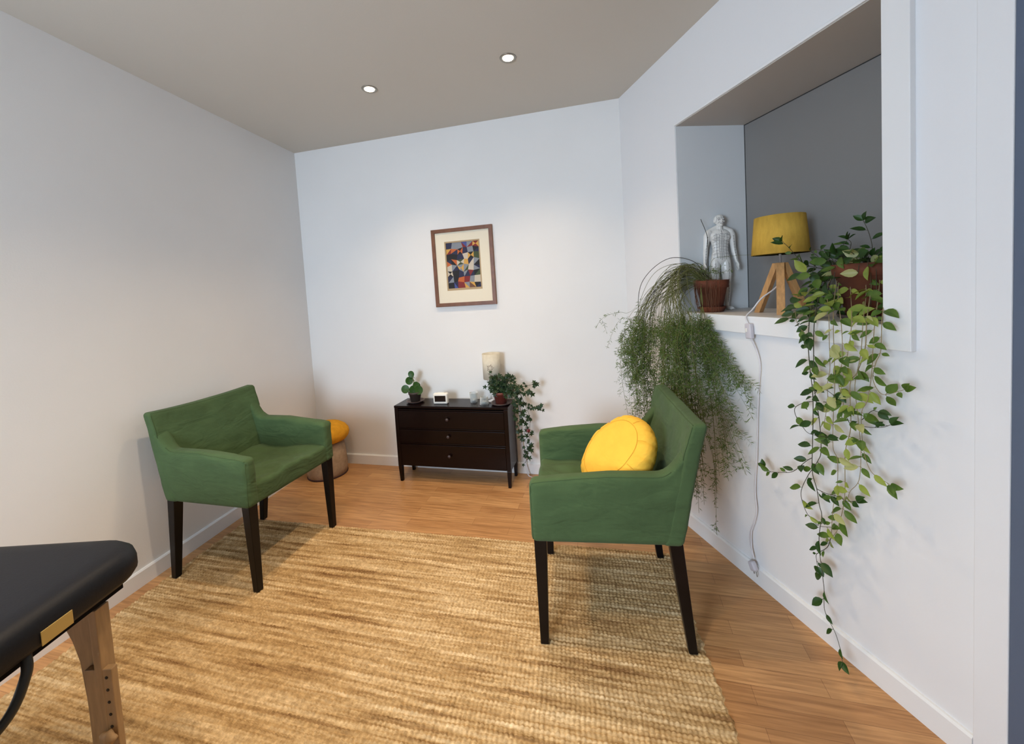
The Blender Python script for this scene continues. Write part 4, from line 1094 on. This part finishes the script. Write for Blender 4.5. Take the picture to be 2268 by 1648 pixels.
    for i in range(16):                                  # short tuft standing above the rim
        a = r.uniform(0, 2 * PI); q = Vector((0.05 * math.cos(a), 0.05 * math.sin(a), 0.165))
        P = smooth_path([q, q + Vector((r.uniform(-.03, .04), r.uniform(-.03, .01), 0.05)), q + Vector((r.uniform(-.07, .08), r.uniform(-.04, .02), r.uniform(0.05, 0.11)))], 6)
        st.tube(P, 0.0008, 4); needles(P, 0.5, 0.008, 0.016, 2)
    for i in range(34):                                  # dry tendrils over the pot
        a = math.radians(r.uniform(-150, -10)); q = lambda rr, z_: Vector((rr * math.cos(a + r.uniform(-.1, .1)), rr * math.sin(a), z_))
        P = smooth_path([q(0.06, 0.17), q(0.088, 0.182), q(0.088, 0.12), q(0.078 + r.uniform(0, .01), r.uniform(0.03, 0.09)), q(0.074, r.uniform(0.0, 0.05) if i % 3 else -0.01)], 5)
        dry.tube(P, 0.0009, 4)
    for i in range(26):                                  # older dark stems in the arch
        sx = r.uniform(-0.03, 0.03); e_ = r.uniform(0.46, 0.66); h_ = r.uniform(1.50, 1.575)
        P = smooth_path([L(0.755 + sx, 0.09 + sx, 1.475), L(0.69 + sx, 0.02, h_), L((0.69 + e_) / 2, -0.07, h_ - 0.03), L(e_, -0.17, 1.36), L(e_ - 0.02, -0.2, 1.05)], 8); cane.tube(P, 0.0013, 4, r1=0.0006)
    cane.build('canes', M['fern_cane'], t)
    st.build('stem', M['fern_stem'], t); lf.build('foliage', M['fern'], t); dry.build('dry_tendrils', M['fern_dry'], t)
fern()

# ------------------------------------------------------------------ trailing vine in the big pot
VINES=[
[(1.411,0.12,1.509),(1.416,0.051,1.435),(1.454,-0.035,1.35),(1.484,-0.08,1.302),(1.488,-0.09,1.234),(1.476,-0.07,1.134),(1.494,-0.08,1.043),(1.502,-0.09,0.949),(1.482,-0.07,0.844),(1.487,-0.08,0.728),(1.512,-0.09,0.671),(1.505,-0.07,0.599),(1.522,-0.08,0.567),(1.519,-0.09,0.496),(1.502,-0.07,0.424),(1.516,-0.08,0.37),(1.534,-0.09,0.292),(1.517,-0.07,0.229),(1.53,-0.08,0.184),(1.574,-0.091,0.146),(1.609,-0.112,0.116),(1.628,-0.128,0.089)],
[(1.418,0.12,1.505),(1.427,0.068,1.452),(1.45,0.008,1.392),(1.496,-0.07,1.302),(1.5,-0.08,1.167),(1.51,-0.09,1.055),(1.511,-0.07,0.93),(1.523,-0.08,0.825),(1.517,-0.09,0.782),(1.459,-0.07,0.694),(1.438,-0.08,0.616),(1.467,-0.09,0.556),(1.478,-0.07,0.526),(1.508,-0.08,0.52),(1.566,-0.09,0.55)],
[(1.432,0.12,1.504),(1.453,0.051,1.434),(1.539,-0.053,1.338),(1.568,-0.09,1.243),(1.553,-0.07,1.144),(1.552,-0.08,1.094),(1.558,-0.09,1.022),(1.53,-0.07,0.936)],
[(1.454,0.12,1.517),(1.507,0.034,1.417),(1.595,-0.07,1.318),(1.606,-0.08,1.247),(1.611,-0.09,1.177),(1.583,-0.07,1.099),(1.603,-0.08,1.048),(1.617,-0.09,1.016)],
[(1.447,0.12,1.51),(1.507,0.016,1.401),(1.568,-0.07,1.316),(1.577,-0.08,1.171),(1.585,-0.09,1.084),(1.564,-0.07,0.984),(1.568,-0.08,0.857),(1.591,-0.09,0.819),(1.575,-0.07,0.727),(1.573,-0.08,0.676),(1.571,-0.09,0.61),(1.55,-0.07,0.513)],
[(1.571,0.12,1.509),(1.619,0.034,1.416),(1.685,-0.08,1.329),(1.686,-0.09,1.237),(1.646,-0.07,1.147),(1.63,-0.08,1.103),(1.638,-0.09,0.955),(1.604,-0.07,0.851),(1.609,-0.08,0.726),(1.613,-0.09,0.678),(1.59,-0.07,0.616),(1.584,-0.08,0.566),(1.584,-0.09,0.543),(1.541,-0.07,0.48)],
[(1.541,0.12,1.518),(1.605,0.034,1.416),(1.674,-0.08,1.328),(1.673,-0.09,1.221),(1.639,-0.07,1.103),(1.652,-0.08,1.028),(1.665,-0.09,0.964),(1.656,-0.07,0.871),(1.656,-0.08,0.771),(1.634,-0.09,0.722),(1.611,-0.07,0.68)],
[(1.593,0.12,1.507),(1.645,0.034,1.416),(1.703,-0.07,1.328),(1.704,-0.08,1.258),(1.707,-0.09,1.177),(1.686,-0.07,1.104),(1.683,-0.08,1.054),(1.674,-0.09,1.018),(1.66,-0.07,0.925),(1.676,-0.08,0.863),(1.701,-0.09,0.823),(1.717,-0.07,0.801),(1.751,-0.08,0.798)],
[(1.608,0.12,1.493),(1.673,0.016,1.401),(1.723,-0.07,1.329),(1.726,-0.08,1.238),(1.718,-0.09,1.195),(1.695,-0.07,1.14),(1.713,-0.08,1.108),(1.737,-0.09,1.095),(1.749,-0.07,1.099),(1.79,-0.08,1.122)],
[(1.484,0.12,1.522),(1.553,0.034,1.417),(1.645,-0.09,1.327),(1.62,-0.07,1.231),(1.608,-0.08,1.134),(1.605,-0.09,1.066)],
[(1.411,0.12,1.505),(1.386,0.08,1.471),(1.363,0.04,1.399),(1.36,0.0,1.378),(1.396,-0.04,1.33),(1.44,-0.08,1.296),(1.504,-0.12,1.273)],
[(1.499,-0.085,1.009),(1.466,-0.085,0.997),(1.424,-0.085,0.964),(1.427,-0.085,0.93),(1.455,-0.085,0.895),(1.484,-0.085,0.877),(1.553,-0.085,0.889)],
[(1.492,-0.085,0.785),(1.466,-0.085,0.76),(1.409,-0.085,0.694),(1.354,-0.085,0.666),(1.295,-0.085,0.644),(1.27,-0.085,0.652)],
[(1.505,-0.085,1.041),(1.537,-0.085,1.068),(1.583,-0.085,1.05)],
[(1.539,-0.085,1.018),(1.59,-0.085,1.023),(1.623,-0.085,0.979),(1.636,-0.085,0.965),(1.686,-0.085,0.97),(1.73,-0.085,0.983),(1.756,-0.085,1.0)],
[(1.671,-0.085,0.99),(1.701,-0.085,1.029),(1.72,-0.085,1.032)],
[(1.508,-0.085,0.668),(1.544,-0.085,0.668),(1.591,-0.085,0.679),(1.619,-0.085,0.677),(1.65,-0.085,0.693)],
[(1.559,-0.085,0.502),(1.545,-0.085,0.458),(1.509,-0.085,0.412),(1.501,-0.085,0.394),(1.506,-0.085,0.355)],
[(1.388,0.15,1.509),(1.365,0.1,1.524),(1.362,0.05,1.538),(1.374,-0.0,1.567),(1.389,-0.05,1.599),(1.395,-0.1,1.635)],
[(1.388,0.15,1.509),(1.374,0.13,1.545),(1.363,0.11,1.575),(1.354,0.09,1.594),(1.4,0.07,1.595),(1.452,0.05,1.581)],
[(1.442,0.15,1.529),(1.486,0.13,1.601),(1.491,0.11,1.624)],
[(1.401,0.15,1.52),(1.4,0.13,1.554),(1.449,0.11,1.579),(1.504,0.09,1.622)],
[(1.556,0.15,1.516),(1.562,0.13,1.552),(1.573,0.11,1.595),(1.574,0.09,1.645),(1.572,0.07,1.682)],
[(1.536,0.15,1.52),(1.554,0.13,1.542),(1.599,0.11,1.563),(1.634,0.09,1.574)],
]

def vine():
    base = Vector((1.545, 0.165, SZ))
    t = thing('trailing_vine', 'big terracotta pot of waxy leaved vine trailing from sill to floor', 'potted plant', W(*base), AR)
    m = MB(); m.lathe([(0, 0.014), (0.088, 0.014), (0.118, 0.165), (0.128, 0.165), (0.132, 0.212), (0.124, 0.212), (0.116, 0.19), (0, 0.19)], n=48); m.build('pot', M['terra'], t)
    m = MB(); m.lathe([(0, 0.0), (0.105, 0.0), (0.118, 0.016), (0.112, 0.018), (0.10, 0.008), (0, 0.008)], n=48); m.build('saucer', M['pot_saucer'], t)
    m = MB(); m.lathe([(0, 0.202), (0.118, 0.191)]); m.build('soil', M['soil'], t)
    r = random.Random(4)
    st = MB(); pale = MB(); lf = MB()
    def leaf(c, d, ln, wd, mi):
        """pointed oval, folded along the midrib and arched"""
        d = d.normalized(); n_ = Vector((r.uniform(-.8, .5), -1, r.uniform(-0.1, 1.5))); n_ = (n_ - d * n_.dot(d)); n_ = n_.normalized() if n_.length > .05 else d.orthogonal()
        v = d.cross(n_); prof = [(0, 0), (0.12, 0.30), (0.32, 0.50), (0.52, 0.50), (0.72, 0.36), (0.88, 0.16), (1.0, 0.0)]
        vs = []; fs = []
        arch = r.uniform(0.05, 0.22); cup = r.uniform(0.1, 0.6)
        for u_, w_ in prof:
            p = c + d * ln * u_ - n_ * ln * arch * u_ * u_
            for sd in (-1, -0.5, 0, 0.5, 1): vs.append(p + v * wd * w_ * sd + n_ * wd * w_ * cup * abs(sd) - n_ * (0.0006 if sd == 0 else 0))
        for i in range(len(prof) - 1):
            for k in range(4): fs.append((i * 5 + k, i * 5 + k + 1, (i + 1) * 5 + k + 1, (i + 1) * 5 + k))
        lf.add(vs, fs, mi, True)
    tone = {0: (0, 0, 0, 1), 1: (1, 0, 1, 2), 2: (2, 1, 2, 3), 3: (1, 2, 1, 3), 4: (3, 2, 3, 1), 5: (2, 2, 1, 1), 6: (2, 2, 1, 3), 7: (1, 2, 1, 0), 8: (1, 0, 1, 1), 9: (2, 1, 2, 2), 10: (0, 1, 0, 0)}
    for vi, pts in enumerate(VINES):
        P0 = [Vector(p) - base for p in pts]
        for p in P0:
            if p.z + SZ < 0.03: p.z = 0.03 - SZ
        P = smooth_path(P0, 6)
        long_ = sum((P[i + 1] - P[i]).length for i in range(len(P) - 1))
        dark = vi in (0, 1, 11, 12, 13, 14, 15, 16, 17, 18, 19, 20, 21, 22, 23)
        (st if dark else pale).tube(P, 0.0019 if vi in (0, 1, 5) else 0.0014, 5, r1=0.0009)
        acc = 0.02; side = 1; gap = 0.047 if vi < 11 else 0.036
        tn = tone.get(vi, (0, 0, 1, 0))
        for i in range(1, len(P) - 1):
            acc += (P[i + 1] - P[i]).length
            zz = P[i].z + SZ
            g = gap * (0.80 if zz > 1.0 else 1.0)
            if acc < g: continue
            acc = 0; t_ = (P[i + 1] - P[i]).normalized(); side = -side
            for sd in ((side, -side) if (r.random() < 0.22 and zz > 0.25) else (side,)):
                sx = Vector((1, 0, 0)) * sd
                d = (sx * r.uniform(0.5, 1.0) + t_ * r.uniform(0.1, 0.7) + Vector((0, r.uniform(-.75, .1), r.uniform(-.35, .2)))).normalized()
                if abs(t_.z) < 0.5: d = (Vector((0, 0, 1)) * sd * 0.6 + t_ * 0.8 + Vector((0, r.uniform(-.5, 0), 0))).normalized()
                ln = r.uniform(0.036, 0.056) * (1.0 if zz > 0.2 else 0.8) * (0.85 if vi > 10 else 1)
                if r.random() < 0.15: ln *= 0.55
                mi = tn[r.randrange(4)]
                if zz < 0.82 and mi == 2 and r.random() < 0.3: mi = 1
                if vi == 0: mi = 0
                if 1.0 < zz < 1.45 and mi == 0 and pts[0][0] > 1.43: mi = 1
                c = P[i]; c2 = c + d * 0.006
                (st if dark else pale).tube([c, c2], 0.0009, 4)
                leaf(c2, d, ln, ln * r.uniform(0.44, 0.60), mi)
        for k in (0.6, -0.6):
            e = P[-1]; t_ = (P[-1] - P[-3]).normalized()
            leaf(e, t_ + Vector((k, 0, k * 0.3)), 0.036, 0.022, 0 if vi > 8 or vi == 0 else tn[0])
    # crown of leaves over the rim and in front of the pot
    for i in range(76):
        a = math.radians(r.uniform(-185, 20)); rr = r.uniform(0.07, 0.16)
        zc = 0.20 + r.uniform(-0.16, 0.055) if rr > 0.13 else 0.215 + r.uniform(-0.01, 0.05)
        if 0.13 < rr and zc < 0.17 and math.degrees(a) > -120 and r.random() < 0.55: continue
        c = Vector((rr * math.cos(a), rr * math.sin(a), zc))
        d = Vector((math.cos(a) + r.uniform(-.8, .8), math.sin(a) * 0.4, r.uniform(-0.5, 0.4)))
        b = Vector((0.6 * rr * math.cos(a), 0.6 * rr * math.sin(a), 0.205))
        if rr > 0.13: b = Vector((0.125 * math.cos(a), 0.125 * math.sin(a), 0.214))
        st.tube(smooth_path([b, (b + c) / 2 + Vector((0, 0, 0.012)), c], 3), 0.0010, 4)
        leaf(c, d, r.uniform(0.04, 0.062), r.uniform(0.024, 0.036), r.choice((0, 1, 1, 0)) if c.x < -0.02 else r.choice((1, 2, 0, 3)))
    # left-hand clump spreading over the sill
    for i in range(34):
        c = Vector((r.uniform(-0.20, -0.08), r.uniform(-0.22, -0.03), r.uniform(0.0, 0.20))); c.y = min(c.y, -0.03 - 0.6 * max(0, 0.06 - c.z))
        if c.y > -0.20 and c.z < 0.02: c.z = 0.03
        d = Vector((r.uniform(-1, 1), r.uniform(-.6, 0), r.uniform(-.8, .3)))
        st.tube([c, c - d.normalized() * 0.02 + Vector((0.01, 0.01, 0.01))], 0.0009, 4)
        leaf(c, d, r.uniform(0.042, 0.064), r.uniform(0.024, 0.036), r.choice((0, 0, 1, 1, 2)))
    st.build('stem', M['stem'], t); pale.build('pale_stem', M['stem_pale'], t)
    lf.build('foliage', [M['hoya'], M['hoya_mid'], M['hoya_lime'], M['hoya_pale']], t)
vine()
